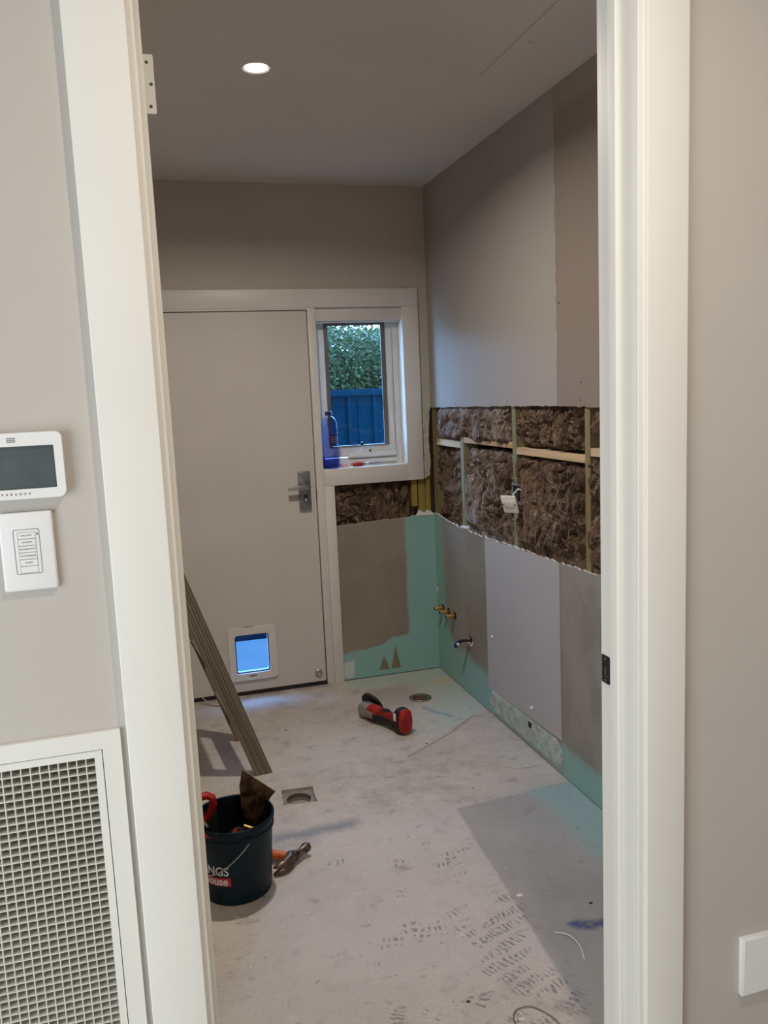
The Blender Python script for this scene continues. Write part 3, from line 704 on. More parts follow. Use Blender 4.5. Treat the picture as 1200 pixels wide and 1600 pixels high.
# ================================================================== OBJECTS
# ---- insulation batts in the open wall
def batt(label, y0, y1, z0, z1, x_edge, x_mid, seed, m='batt_brown', rag=.012, nu=64, nv=64, amp=.034, strands=90, plane='x', name='insulation_batt', hang=0):
    """a lumpy glass-wool pad: front skin closed by a back, y/z (or x/z on the far wall) outline ragged"""
    rd = random.Random(seed); sd = Vector((seed*3.7, seed*1.3, seed*.7))
    cy, cz = (y0+y1)/2, (z0+z1)/2; nu = int(nu*2.2); nv = int(nv*2.2)
    t = thing(name, label, 'insulation', (x_mid+.03, cy, z0) if plane == 'x' else (cy, x_mid+.03, z0), group='brown insulation batts in the opened wall')
    def pos(i, j):
        u, v = i/nu, j/nv
        y = y0+(y1-y0)*u; z = z0+(z1-z0)*v
        q = Vector((y*9, z*9, 0))+sd
        y += rag*noise.noise(q*1.9)*(1.5 if i in (0, nu) else .7); z += rag*noise.noise(q*1.7+Vector((9, 2, 4)))*(1.5 if j in (0, nv) else .7)
        e = min(u, 1-u)*(y1-y0)/.02; e2 = min(v, 1-v)*(z1-z0)/.03
        k = min(1, e)*min(1, e2); k = math.sqrt(max(0, k))
        x = x_edge+(x_mid-x_edge)*k
        qa = Vector((y*16, z*7, seed*1.7)); wob = noise.noise(q*.8)*1.3
        ridge = 1-abs(noise.noise(Vector((y*13+wob, z*5.5+wob*.7, seed)))*2)           # vertical folds
        ridge2 = 1-abs(noise.noise(Vector((y*30+wob*2, z*17-wob, seed+9)))*2)
        lump = noise.fractal(q*.75, .9, 2, 4)
        ridge3 = 1-abs(noise.noise(Vector((y*62+wob*3, z*30-wob*2, seed+4)))*2)
        cr = max(0, 1-abs(noise.noise(Vector((y*8+wob, z*4.2-wob*.6, seed+2))))*8) + .7*max(0, 1-abs(noise.noise(Vector((y*15-wob, z*9+wob, seed+6))))*7)
        x += .030*k*min(1, cr)
        x -= k*amp*(.8*lump + .9*(ridge-.5) + .6*(ridge2-.5) + .3*(ridge3-.5) + .2*noise.turbulence(qa*2.6, 3, False))
        if hang: x -= hang*k*max(0, .45-v)/.45
        if plane == 'x':
            lim = 1.534
            if z > 1.495: lim = 1.5605
            elif z > 1.46: lim = 1.534+.0265*(z-1.46)/.035
            bt_ = .905 + (.02 if y < 3 else 0)
            if z < bt_: lim = 1.5605
            elif z < bt_+.03: lim = 1.5605-.0265*(z-bt_)/.03
            x = max(x, lim+.004*noise.noise(q*4))
        else: x = max(x, YF+.0125 if (z < .90 or z > 1.10) else YF-.002)
        return x, y, z
    bm = nb(); g = []
    for i in range(nu+1):
        g.append([])
        for j in range(nv+1):
            x, y, z = pos(i, j); g[-1].append(bm.verts.new((x, y, z) if plane == 'x' else (y, x, z)))
    for i in range(nu):
        for j in range(nv): bm.faces.new((g[i][j], g[i+1][j], g[i+1][j+1], g[i][j+1]))
    # sides and back
    rim = [g[i][0] for i in range(nu)] + [g[nu][j] for j in range(nv)] + [g[i][nv] for i in range(nu, 0, -1)] + [g[0][j] for j in range(nv, 0, -1)]
    back = []
    for v in rim:
        c = v.co.copy()
        if plane == 'x': c.x = x_edge+.035
        else: c.y = x_edge+.035
        back.append(bm.verts.new(c))
    n = len(rim)
    for k in range(n): bm.faces.new((rim[k], rim[(k+1) % n], back[(k+1) % n], back[k]))
    bm.faces.new(back)
    to_obj('wool', bm, m, t, 'all')
    # loose strands
    bm = nb()
    for _ in range(int(strands*.8)):
        i, j = rd.randrange(int(nu*.12), int(nu*.88)), rd.randrange(int(nv*.12), int(nv*.88))
        p = Vector(pos(i, j)); a = rd.uniform(0, 2*pi); L = min(rd.uniform(.015, .07), .35*(y1-y0)); pts = []
        d = Vector((0, cos(a), sin(a)*1.2)); bend = rd.uniform(-1.5, 1.5)
        for k in range(5):
            pts.append(p.copy()); d = Matrix.Rotation(bend/4, 3, 'X') @ d; p = p+d*L/4+Vector((rd.uniform(-.004, .001), 0, -.002))
        wv = rd.choice((.0005, .0008, .0012, .002)); prev = None
        for k, q in enumerate(pts):
            q = q-Vector((.003, 0, 0)); ww = wv*(1-k/5.5); off = Vector((0, -d.z, d.y)).normalized()*ww
            A, Bq = q-off, q+off
            if plane != 'x': A, Bq = Vector((A.y, A.x, A.z)), Vector((Bq.y, Bq.x, Bq.z))
            cur = (bm.verts.new(A), bm.verts.new(Bq))
            if prev: bm.faces.new((prev[0], prev[1], cur[1], cur[0]))
            prev = cur
    o = to_obj('loose_fibres', bm, 'fibre', t); o['kind'] = 'stuff'
    return t
batt('greyish batt filling the upper opening beside the window, lit bluish', 3.385, 4.285, 1.338, 1.60, 1.580, 1.541, 1, 'batt_window_lit', nu=110, nv=40, strands=160)
batt('brown batt in the upper opening between the two middle wall studs', 2.737, 3.322, 1.338, 1.60, 1.600, 1.566, 2, nu=72, nv=40)
batt('brown batt in the upper opening nearest the doorway', 2.14, 2.69, 1.37, 1.60, 1.600, 1.566, 3, nu=60, nv=36, strands=60)
batt('tall lumpy grey-brown batt left of the dangling wall plate', 3.372, 3.90, .80, 1.306, 1.592, 1.545, 4, 'batt_window_lit', nu=64, nv=72, amp=.038, strands=150, hang=.006)
batt('large sagging batt behind the dangling plate and metal bracket', 2.738, 3.30, .82, 1.292, 1.594, 1.546, 5, nu=72, nv=72, amp=.040, strands=190, hang=.010)
batt('brown batt in the lower opening nearest the doorway', 2.14, 2.697, .80, 1.325, 1.595, 1.546, 6, nu=60, nv=64, amp=.032, strands=90, hang=.006)
batt('narrow brown batt against the corner stud', 4.255, 4.345, .80, 1.29, 1.606, 1.572, 7, nu=24, nv=64, strands=25, rag=.006)
batt('thin grey sliver of batt between two dark gaps near the corner', 4.150, 4.185, .80, 1.29, 1.606, 1.574, 8, 'batt_window_lit', nu=14, nv=64, strands=15, rag=.009)
batt('pinched pale batt strip beside the second stud from the corner', 3.992, 4.075, .80, 1.29, 1.606, 1.562, 9, 'batt_window_lit', nu=20, nv=64, strands=30, rag=.016)
batt('dark brown batt strip behind the tall lumpy batt', 3.912, 3.942, .80, 1.31, 1.635, 1.612, 10, nu=16, nv=48, strands=10, rag=.006)
batt('flat brown batt in the opening below the window', .975, 1.42, .82, 1.13, YF+.05, YF+.026, 11, nu=64, nv=48, amp=.012, strands=60, plane='y', rag=.006)

# ---- electrical bits in the opening
bk = thing('mounting_bracket', 'galvanised bracket fixed beside the middle stud', 'bracket', (1.55, 3.29, 1.13))
bm = nb(); sheet(bm, rect(3.232, 3.340, 1.090, 1.180), [rect(3.243, 3.329, 1.102, 1.169)], -.006, -.003, YZ(1.546)); to_obj('plate', bm, 'galv', bk)
bm = nb(); box(bm, 1.541, 1.60, 3.3365, 3.3405, 1.085, 1.185); to_obj('flange', bm, 'galv', bk)
for zz in (1.095, 1.175):
    bm = nb(); lathe(bm, [(.0045, 0), (.0045, .002), (0, .003)], 10, Matrix.Translation((1.541, 3.286, zz)) @ Matrix.Rotation(-pi/2, 4, 'Y')); to_obj('screw', bm, 'steel_dull', bk, True)
B('opening', 'dark_void', bk, 1.546, 1.57, 3.285, 3.327, 1.104, 1.167)
gp = thing('outlet_plate', 'white wall plate dangling face-out from the opened wall', 'wall plate', (1.50, 3.275, 1.008), world=False)
mt = Matrix.Rotation(RAD(20), 4, 'Z') @ Matrix.Rotation(RAD(-15), 4, 'Y') @ Matrix.Rotation(RAD(-3), 4, 'X')
off = Matrix.Translation((0, 0.0, .085))
bm = nb(); vs = box(bm, -.005, .005, -.045, .045, -.040, .040, .004); to_obj('plate', bm, 'white_plastic', gp, True)
gp.children[0].data.transform(off @ mt)
bm = nb(); box(bm, -.0075, -.0045, -.030, .030, -.014, .016, .001); o = to_obj('mechanism', bm, 'gypsum', gp, True); o.data.transform(off @ mt)
for yy in (-.037, .037):
    bm = nb(); lathe(bm, [(.004, 0), (.004, .002), (0, .003)], 10, Matrix.Translation((-.0055, yy, 0)) @ Matrix.Rotation(-pi/2, 4, 'Y')); o = to_obj('screw', bm, 'steel_dull', gp); o.data.transform(off @ mt)
bm = nb(); tube(bm, [(.005, .0, .09), (.02, .0, .13), (.035, -.01, .15), (.055, -.02, .14), (.08, -.02, .13)], .004, 8); to_obj('cable', bm, 'white_plastic', gp, True)
tag(B('plaster_scrap', 'gypsum', None, 1.545, 1.575, 3.90, 3.975, .886, .897, bev=.002), 'flat white scrap lying on the broken board edge', 'scrap')

# ---- pipe stubs and the valve
for k, (yy, lb) in enumerate(((4.30, 'brass pipe stub closest to the teal corner'), (4.215, 'middle one of the three brass pipe stubs'), (4.118, 'brass pipe stub closest to the blue tap'))):
    t = thing('pipe_stub', lb, 'pipe', (XR, yy, .382), group='brass stubs in a row on the right wall')
    mm = Matrix.Translation((XR+.012, yy, .382)) @ Matrix.Rotation(-pi/2, 4, 'Y')
    bm = nb(); lathe(bm, [(.0105, 0), (.0105, .020), (.0135, .022), (.0135, .036), (.0115, .038), (.0115, .058), (.010, .061), (0, .061)], 16, mm); to_obj('fitting', bm, 'brass', t, True)
    bm = nb(); lathe(bm, [(.020, .011), (.020, .0135), (.0137, .016)], 16, mm); to_obj('seal', bm, 'black_rubber', t, True)
    bm = nb(); lathe(bm, [(.0075, .0605), (.0075, .066), (0, .066)], 12, mm); to_obj('plug', bm, 'rusty_steel', t, True)
vt = thing('valve_tap', 'small valve with a blue lever poking from a broken hole', 'tap', (XR, 3.905, .303))
bm = nb(); tube(bm, [(XR+.03, 3.905, .298), (XR-.02, 3.908, .303), (XR-.042, 3.92, .302), (XR-.058, 3.935, .287)], [.007, .007, .008, .009], 10); to_obj('pipe', bm, 'black_rubber', vt, True)
bm = nb(); tube(bm, [(XR-.050, 3.928, .298), (XR-.062, 3.945, .275), (XR-.066, 3.952, .262)], [.010, .013, .010], 10); to_obj('lever', bm, 'blue_tap', vt, True)
bm = nb(); tube(bm, [(XR-.056, 3.925, .285), (XR-.066, 3.925, .280)], .008, 10); to_obj('outlet', bm, 'white_plastic', vt, True)
bm = nb()
sheet(bm, [(p[0]+.004*cos(i*1.7), p[1]+.005*sin(i*2.1)) for i, p in enumerate([(3.905+.040*cos(k*pi/7), .303+.030*sin(k*pi/7)) for k in range(7, 14)])] + [(3.905+.029*cos(k*pi/7), .303+.022*sin(k*pi/7)) for k in range(13, 6, -1)], [], -.003, .001, YZ(XR)); to_obj('chipped_rim', bm, 'gypsum', vt)
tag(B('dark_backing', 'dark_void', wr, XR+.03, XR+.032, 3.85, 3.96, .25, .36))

# ---- ceiling downlight
dl = thing('downlight', 'round recessed downlight glowing in the laundry ceiling', 'light', (.459, 2.913, ZC))
bm = nb(); lathe(bm, [(.0385, .006), (.0385, -.003), (.046, -.006), (.051, -.003), (.052, 0)], 40, Matrix.Translation((.459, 2.913, ZC))); to_obj('trim_ring', bm, 'white_plastic', dl, True)
bm = nb(); lathe(bm, [(0, -.002), (.0385, -.002), (.0385, .001), (0, .001)], 40, Matrix.Translation((.459, 2.913, ZC))); to_obj('diffuser', bm, 'lamp_glow', dl)
a = area_light('downlight_lamp', (.459, 2.913, ZC-.009), (.459, 2.913, 0), .075, 14.5, (1.0, .91, .82), spread=160)
a.parent = dl; a.matrix_parent_inverse = dl.matrix_basis.inverted()
# hall downlight above the photographer
hd = thing('downlight', 'round recessed downlight in the hallway ceiling', 'light', (.62, .55, ZC))
bm = nb(); lathe(bm, [(.0385, .006), (.0385, -.003), (.046, -.006), (.051, -.003), (.052, 0)], 32, Matrix.Translation((.62, .55, ZC))); to_obj('trim_ring', bm, 'white_plastic', hd, True)
bm = nb(); lathe(bm, [(0, -.002), (.0385, -.002), (.0385, -.001), (0, -.001)], 32, Matrix.Translation((.62, .55, ZC))); to_obj('diffuser', bm, 'lamp_glow', hd)
a = area_light('hall_downlight_lamp', (.62, .55, ZC-.009), (.62, .55, 0), .075, 8.3, (1.0, .84, .69), spread=160)
a.parent = hd; a.matrix_parent_inverse = hd.matrix_basis.inverted()

# ---- step ladder
ld = thing('step_ladder', 'weathered timber step ladder standing by the back door', 'ladder', (.345, 3.39, 0), RAD(5.5), world=False)
SL, LH = -.334, 1.62
def lprism(name, prof, z0, z1, slope, m, x0=0):
    bm = nb(); sheet(bm, prof, [], z0, z1, lambda u, v, t: (x0+u+slope*t, v, t)); return to_obj(name, bm, m, ld)
def grooved(w_, y0, y1, n=6, d=.0022):
    o = [(0, y1), (0, y0)]
    for k in range(n):
        c = w_*(k+.5)/n; g = w_/n*.17; o += [(c-g, y0), (c-g*.5, y0+d), (c+g*.5, y0+d), (c+g, y0)]
    return o + [(w_, y0), (w_, y1)]
lprism('stile', grooved(.075, 0, .022), 0, LH, SL, 'ladder_wood')
lprism('stile', grooved(.075, .40, .422), 0, LH, SL, 'ladder_wood')
lprism('rear_leg', rect(0, .045, .03, .052), 0, LH-.03, .26, 'ladder_wood', -.93)
lprism('rear_leg', rect(0, .045, .37, .392), 0, LH-.03, .26, 'ladder_wood', -.93)
for k in range(1, 6):
    z = .262*k; xs = SL*z
    bm = nb(); box(bm, xs+.002, xs+.068, .022, .40, z-.02, z, .002); to_obj('tread', bm, 'tread_wood', ld, True)
bm = nb(); box(bm, SL*LH-.06, SL*LH+.10, -.01, .432, LH, LH+.022, .003); to_obj('top_board', bm, 'tread_wood', ld, True)
bm = nb(); box(bm, -.93+.26*.5, -.93+.26*.5+.02, .052, .37, .47, .53, .002); to_obj('brace', bm, 'tread_wood', ld, True)

# ---- bucket with tools
BX, BY, RB, RT, BH = .184, 2.602, .111, .131, .259
bu = thing('bucket', 'dark blue plastic bucket with white and red lettering, full of tools', 'bucket', (BX, BY, 0))
TB = Matrix.Translation((BX, BY, 0))
rz = lambda z: RB+(RT-.004-RB)*z/BH
bm = nb(); lathe(bm, [(0, .004), (RB-.012, .004), (RB-.006, 0), (RB-.001, .002), (RB, .010), (rz(.212), .212), (rz(.214)+.005, .214), (rz(.22)+.0055, .222), (rz(.224)+.002, .224), (rz(.236)+.002, .238), (rz(.24)+.006, .240), (RT+.002, .248), (RT+.001, BH-.003), (RT-.002, BH), (RT-.006, BH-.002), (RT-.007, .24)], 64, TB); to_obj('pail', bm, 'bucket_blue', bu, True)
bm = nb(); lathe(bm, [(RT-.007, .24), (RB-.004, .012), (0, .010)], 64, TB); to_obj('inner_wall', bm, 'bucket_inside', bu, True)
e = Vector((cos(RAD(-77)), sin(RAD(-77)), 0)); nn = Vector((-.974, -.225, 0)); Rb = .172; al = RAD(46)
pts = [Vector((BX, BY, .217)) + e*Rb*.82*cos(f) + (nn*cos(al)-Vector((0, 0, 1))*sin(al))*Rb*sin(f) for f in [pi*k/36 for k in range(0, 37)]]
bm = nb(); tube(bm, pts, .0021, 8); to_obj('bail_handle', bm, 'metal', bu, True)
for s in (1, -1):
    q = Vector((BX, BY, .218)) + e*s*(rz(.217)+.004); bm = nb(); box(bm, -.010, .010, -.004, .006, -.009, .012, .002)
    xform(bm.verts, Matrix.Translation(q) @ Matrix.Rotation(math.atan2(e.y, e.x)+pi/2, 4, 'Z')); to_obj('bail_ear', bm, 'bucket_blue', bu, True)
def wrap(zc, a_end, dr):
    def f(u, v, d):
        z = zc+v; r = rz(z)+dr+d; a_ = a_end+u/rz(z); return (BX+r*cos(a_), BY+r*sin(a_), z)
    return f
AE = RAD(-107)
lb_ = to_obj('lettering', text_mesh('BUNNINGS', .042, wrap(.121, AE, .0008), .0006, 'RIGHT', .92, .0008), 'logo_white', bu)
bm = nb(); n = 40; x0_ = -.165
for k in range(n):
    q = [wrap(.0855, AE, .0006)(u, v, 0) for u, v in ((x0_+(.004-x0_)*k/n, -.0145), (x0_+(.004-x0_)*(k+1)/n, -.0145), (x0_+(.004-x0_)*(k+1)/n, .0145), (x0_+(.004-x0_)*k/n, .0145))]
    bm.faces.new([bm.verts.new(p) for p in q])
bmesh.ops.remove_doubles(bm, verts=bm.verts, dist=1e-5)
pn = to_obj('red_panel', bm, 'logo_red', bu)
to_obj('lettering', text_mesh('warehouse', .039, wrap(.0865, AE-.045, .0011), .0006, 'RIGHT', .92, .0010), 'logo_white', bu)

sc = thing('scraper', 'rusty wide-blade scraper sticking up out of the bucket', 'scraper', (.24, 2.62, .03))
bm = nb(); sheet(bm, [(.226, .382), (.333, .281), (.316, .262), (.262, .17), (.232, .17), (.216, .25), (.214, .325)], [], -.001, .001, lambda u, v, t: (u, 2.66-.16*(v-.25)+t, v)); to_obj('blade', bm, 'rusty_steel', sc)
bm = nb(); tube(bm, [(.248, 2.672, .19), (.235, 2.68, .12), (.215, 2.69, .035)], [.010, .014, .013], 10); to_obj('handle', bm, 'black_rubber', sc, True)
sw = thing('saw_grip', 'red D-shaped tool grip standing in the bucket', 'tool', (.12, 2.66, .03))
bm = nb(); pl = [(-.030, -.005), (-.032, .022), (-.020, .042), (.004, .046), (.020, .036), (.022, .014), (.012, -.012), (-.004, -.03)]
tube(bm, [(.104+u, 2.655-.1*u, .262+v) for u, v in pl + [(-.018, -.045)]], .0135, 12); to_obj('grip', bm, 'red_plastic', sw, True)
bm = nb(); box(bm, .070, .135, 2.648, 2.656, .035, .25, .002); to_obj('body', bm, 'black_rubber', sw, True)
bm = nb(); tube(bm, [(.082, 2.648, .24), (.100, 2.63, .21)], .006, 8); to_obj('bolt', bm, 'metal', sw, True)
pk = thing('pincers', 'red-handled pincers leaning inside the bucket front', 'pliers', (.17, 2.55, .03))
bm = nb(); tube(bm, [(.085, 2.515, .245), (.120, 2.502, .243), (.155, 2.496, .225)], [.008, .010, .008], 10); to_obj('handle', bm, 'red_dull', pk, True)
bm = nb(); tube(bm, [(.190, 2.575, .215), (.178, 2.535, .222), (.166, 2.496, .228)], [.006, .008, .008], 10); to_obj('handle', bm, 'red_dull', pk, True)
bm = nb(); tube(bm, [(.155, 2.50, .225), (.19, 2.56, .14), (.20, 2.58, .04)], [.009, .012, .010], 10); to_obj('jaw', bm, 'black_rubber', pk, True)
bf = thing('brass_fitting', 'small brass tee fitting lying among the tools in the bucket', 'fitting', (.225, 2.555, .20))
bm = nb(); tube(bm, [(.212, 2.565, .227), (.252, 2.550, .212)], .0065, 12); to_obj('bar', bm, 'brass', bf, True)
bm = nb(); tube(bm, [(.232, 2.557, .218), (.226, 2.548, .195)], .006, 12); to_obj('stem', bm, 'metal', bf, True)
tb = thing('tool_roll', 'black bundle of tools filling the bottom of the bucket', 'tools', (.18, 2.6, .012))
bm = nb(); tube(bm, [(.13, 2.66, .03), (.16, 2.62, .13), (.20, 2.585, .19)], [.03, .036, .028], 14); to_obj('bundle', bm, 'black_rubber', tb, True)
bm = nb(); tube(bm, [(.24, 2.63, .03), (.235, 2.60, .12), (.225, 2.56, .185)], [.022, .026, .02], 14); to_obj('pouch', bm, 'bucket_inside', tb, True)

# ---- claw hammer on the floor
hm = thing('claw_hammer', 'claw hammer with an orange wooden handle lying behind the bucket', 'hammer', (.36, 2.68, 0))
hd_ = Vector((-.84, .54, 0)).normalized()
hc = Vector((.372, 2.672, .026))
bm = nb(); tube(bm, [hc+hd_*.008, hc+hd_*.03, hc+hd_*.09, hc+hd_*.18, hc+hd_*.27, hc+hd_*.30], [.013, .0165, .0175, .016, .018, .017], 12); to_obj('handle', bm, 'orange_handle', hm, True)
ax = Vector((-.52, -.854, 0)); pr = Vector((.72, .69, 0)).normalized()
face = hc+Vector((.064, .036, .004))
bm = nb()
tube(bm, [face+Vector((.006, .0035, 0)), face, face-Vector((.009, .005, 0)), face-Vector((.018, .010, .001)), hc+Vector((.030, .014, 0)), hc+Vector((.016, .004, 0)), hc], [.0150, .0175, .0175, .0125, .0135, .0185, .021], 14)
to_obj('poll', bm, 'hammer_steel', hm, True)
bm = nb(); lathe(bm, [(.0150, 0), (.0135, .0008), (0, .0015)], 16, Matrix.Translation(face+Vector((.006, .0035, 0))) @ Vector((.87, .5, 0)).to_track_quat('Z', 'Y').to_matrix().to_4x4()); to_obj('striking_face', bm, 'chrome', hm, True)
for s in (-1, 1):
    bm = nb(); zz = Vector((0, 0, 1))
    tube(bm, [hc+zz*s*.003, hc+Vector((-.008, -.024, s*.006)), hc+Vector((-.024, -.045, s*.009)), hc+Vector((-.046, -.056, s*.011-.003)), hc+Vector((-.068, -.058, s*.012-.006))], [.019, .017, .0145, .011, .004], 12)
    to_obj('claw', bm, 'hammer_steel', hm, True)

# ---- cordless angle grinder
gd = thing('angle_grinder', 'red and black cordless angle grinder lying on the concrete floor', 'power tool', (.955, 3.845, 0), math.atan2(-.285, .122), world=False)
def rings_x(prof, n=18):
    """prof: (x, cy, cz, ry, rz, power) super-ellipse sections along +X"""
    bm = nb(); R = []
    for x, cy, cz, ry, rz_, pw in prof:
        R.append([])
        for k in range(n):
            t = 2*pi*k/n; c, s = cos(t), sin(t)
            R[-1].append(bm.verts.new((x, cy+ry*math.copysign(abs(c)**pw, c), cz+rz_*math.copysign(abs(s)**pw, s))))
    for a, b in zip(R, R[1:]):
        for k in range(n): bm.faces.new((a[k], a[(k+1) % n], b[(k+1) % n], b[k]))
    bm.faces.new(R[0]); bm.faces.new(R[-1]); return bm
to_obj('gear_head', rings_x([(-.030, 0, .040, .018, .020, .7), (-.022, 0, .040, .032, .033, .7), (0, 0, .041, .038, .039, .7), (.03, 0, .042, .037, .038, .75), (.048, 0, .043, .034, .036, .8)]), 'grey_alloy', gd, True)
to_obj('motor_housing', rings_x([(.046, 0, .043, .035, .037, .85), (.06, 0, .044, .037, .039, .85), (.095, 0, .046, .035, .037, .9), (.118, 0, .048, .031, .034, .9)]), 'red_plastic', gd, True)
to_obj('grip_body', rings_x([(.116, 0, .048, .030, .033, .9), (.15, 0, .050, .0265, .029, .9), (.20, 0, .052, .0255, .028, .9), (.235, 0, .054, .028, .031, .85), (.262, 0, .056, .034, .042, .7)]), 'red_dull', gd, True)
to_obj('rubber_grip', rings_x([(.10, -.008, .036, .029, .028, .9), (.15, -.009, .039, .0215, .0225, .9), (.20, -.009, .041, .0205, .0215, .9), (.245, -.008, .040, .024, .026, .85)]), 'black_rubber', gd, True)
to_obj('battery_base', rings_x([(.256, 0, .058, .034, .050, .6), (.266, 0, .062, .041, .062, .65), (.292, 0, .062, .041, .062, .65), (.297, 0, .062, .039, .061, .7)]), 'black_rubber', gd, True)
to_obj('battery_cap', rings_x([(.2955, 0, .063, .037, .060, .75), (.312, 0, .063, .037, .060, .75), (.322, 0, .063, .027, .048, .8)]), 'red_plastic', gd, True)
bm = nb(); box(bm, .268, .286, -.0435, -.0415, .070, .108, .001); to_obj('battery_stripe', bm, 'logo_white', gd, True)
bm = nb(); box(bm, .145, .185, -.012, .012, .0785, .084, .002); to_obj('power_switch', bm, 'black_rubber', gd, True)
gm = Matrix.Translation((-.004, .040, .052)) @ Vector((-.12, .86, .42)).to_track_quat('Z', 'Y').to_matrix().to_4x4()
bm = nb(); lathe(bm, [(.016, -.012), (.020, 0), (.058, .002), (.063, .003), (.063, .016), (.060, .016), (.060, .006), (.018, .004)], 36, gm); to_obj('wheel_guard', bm, 'black_rubber', gd, True)
bm = nb(); lathe(bm, [(0, .007), (.054, .007), (.057, .008), (.057, .0105), (.054, .011), (0, .011)], 36, gm); to_obj('grinding_disc', bm, 'strike_metal', gd, True)
bm = nb(); box(bm, .050, .10, -.040, -.034, .03, .06, .002); to_obj('side_badge', bm, 'grey_alloy', gd, True)

# ---- items on the window sill
bt = thing('water_bottle', 'tall translucent blue plastic bottle on the window sill', 'bottle', (.972, 4.417, 1.1997))
TT = Matrix.Translation((.972, 4.417, 1.1997))
bm = nb(); lathe(bm, [(0, .004), (.038, .001), (.044, .006), (.0455, .02), (.0455, .075), (.0445, .078), (.0455, .081), (.0455, .13), (.0445, .133), (.0455, .136), (.0455, .225), (.043, .247), (.034, .268), (.022, .281), (.0175, .284), (.0175, .290)], 40, TT); to_obj('bottle_wall', bm, 'bottle_blue', bt, True)
bm = nb(); lathe(bm, [(0, .005), (.043, .006), (.0442, .02), (.0442, .062), (0, .062)], 40, TT); to_obj('water', bm, 'bottle_water', bt, True)
bm = nb(); lathe(bm, [(.0195, .287), (.020, .289), (.020, .306), (.018, .308), (0, .308)], 28, TT); to_obj('cap', bm, 'label_navy', bt, True)
def oval(r, ac, zc, wa, hz, m, nm, par):
    bm = nb(); cen = None; rows = []
    for i in range(13):
        v = -1+2*i/12; rows.append([])
        ww = math.sqrt(max(0, 1-v*v))
        for j in range(9):
            a_ = ac+wa*ww*(-1+2*j/8); rows[-1].append(bm.verts.new((.972+r*cos(a_), 4.417+r*sin(a_), 1.1997+zc+hz*v)))
    for a_, b_ in zip(rows, rows[1:]):
        for j in range(8): bm.faces.new((a_[j], a_[j+1], b_[j+1], b_[j]))
    bmesh.ops.remove_doubles(bm, verts=bm.verts, dist=1e-5)
    return to_obj(nm, bm, m, par)
lbl = oval(.0462, RAD(-72), .158, .62, .036, 'label_navy', 'label', bt)
for zc_, ww_ in ((.170, .38), (.158, .42), (.146, .34)):
    bm = nb()
    for k in range(6):
        a0_, a1_ = RAD(-72)-ww_*.8+ww_*1.6*k/6, RAD(-72)-ww_*.8+ww_*1.6*(k+.7)/6
        q = [(.972+.0466*cos(a_), 4.417+.0466*sin(a_), 1.1997+zc_+dz) for a_, dz in ((a0_, -.0028), (a1_, -.0028), (a1_, .0028), (a0_, .0028))]
        bm.faces.new([bm.verts.new(p) for p in q])
    to_obj('print', bm, 'bottle_print' if 'bottle_print' in M else 'galv', lbl)
sd_ = thing('screwdriver', 'red-handled screwdriver lying on the window sill', 'screwdriver', (1.13, 4.425, 1.1997))
TX = Matrix.Translation((1.095, 4.425, 1.2125)) @ Matrix.Rotation(RAD(2), 4, 'Z') @ Matrix.Rotation(pi/2, 4, 'Y')
bm = nb(); lathe(bm, [(0, 0), (.009, .001), (.012, .006), (.0125, .04), (.010, .052), (.008, .058), (0, .059)], 12, TX); to_obj('handle', bm, 'red_plastic', sd_, True)
bm = nb(); lathe(bm, [(.007, .058), (.007, .066), (.003, .067), (.003, .16), (0, .161)], 10, TX); to_obj('shaft', bm, 'steel_dull', sd_, True)
bm = nb(); lathe(bm, [(.003, .072), (.008, .074), (.008, .088), (.003, .090)], 12, TX); to_obj('ferrule', bm, 'chrome', sd_, True)
tag(B('eraser_block', 'pink_plastic', None, 1.030, 1.078, 4.412, 4.436, 1.2, 1.220, bev=.003, smooth=True), 'small pink block lying between the bottle and the screwdriver', 'block')
rb_ = thing('roller_blind', 'off-white roller blind cassette above the window', 'blind', (1.16, 4.42, 2.0))
B('cassette', 'blind_fabric', rb_, .9218, 1.3952, YF+.002, YF+.062, 1.983, 2.0555, bev=.003, smooth=True)
B('bottom_rail', 'alu_white', rb_, .93, 1.387, YF+.02, YF+.035, 1.974, 1.984, bev=.002, smooth=True)

# ---- loose hinge and strike plate on the lining
hg = thing('door_hinge', 'white three-hole hinge leaf left on the doorway jamb', 'hinge', (.045, 1.452, 2.05))
bm = nb(); sheet(bm, rrect(.0375, .0650, 2.053, 2.143, .002, 2), [circ(.0545, 2.131, .0028, 12), circ(.0592, 2.098, .0028, 12), circ(.0565, 2.064, .0028, 12)], 0, .002, XZ(1.4585)); to_obj('leaf', bm, 'trim_white', hg)
for xx, zz in ((.0545, 2.131), (.0592, 2.098), (.0565, 2.064)):
    bm = nb(); lathe(bm, [(0, 0), (.0026, 0), (.0026, .001), (0, .001)], 10, Matrix.Translation((xx, 1.4605, zz)) @ Matrix.Rotation(pi/2, 4, 'X')); to_obj('screw', bm, 'mount_screw', hg)
bm = nb(); tube(bm, [(.0375, 1.462, 2.053), (.0375, 1.462, 2.143)], .004, 10); to_obj('knuckle', bm, 'trim_white', hg, True)
st = thing('strike_plate', 'dark metal strike plate on the right doorway jamb', 'strike plate', (.862, 1.438, .99))
bm = nb(); sheet(bm, rrect(1.423, 1.4525, .990, 1.048, .003, 3), [rrect(1.430, 1.444, 1.004, 1.032, .001, 2)], -.0014, 0, YZ(.862)); to_obj('plate', bm, 'strike_metal', st)
bm = nb(); box(bm, .8612, .8622, 1.431, 1.443, 1.005, 1.031); to_obj('latch_hole', bm, 'black', st)
bm = nb(); box(bm, .8602, .8612, 1.4375, 1.4405, 1.008, 1.024); to_obj('latch_tongue', bm, 'metal', st)
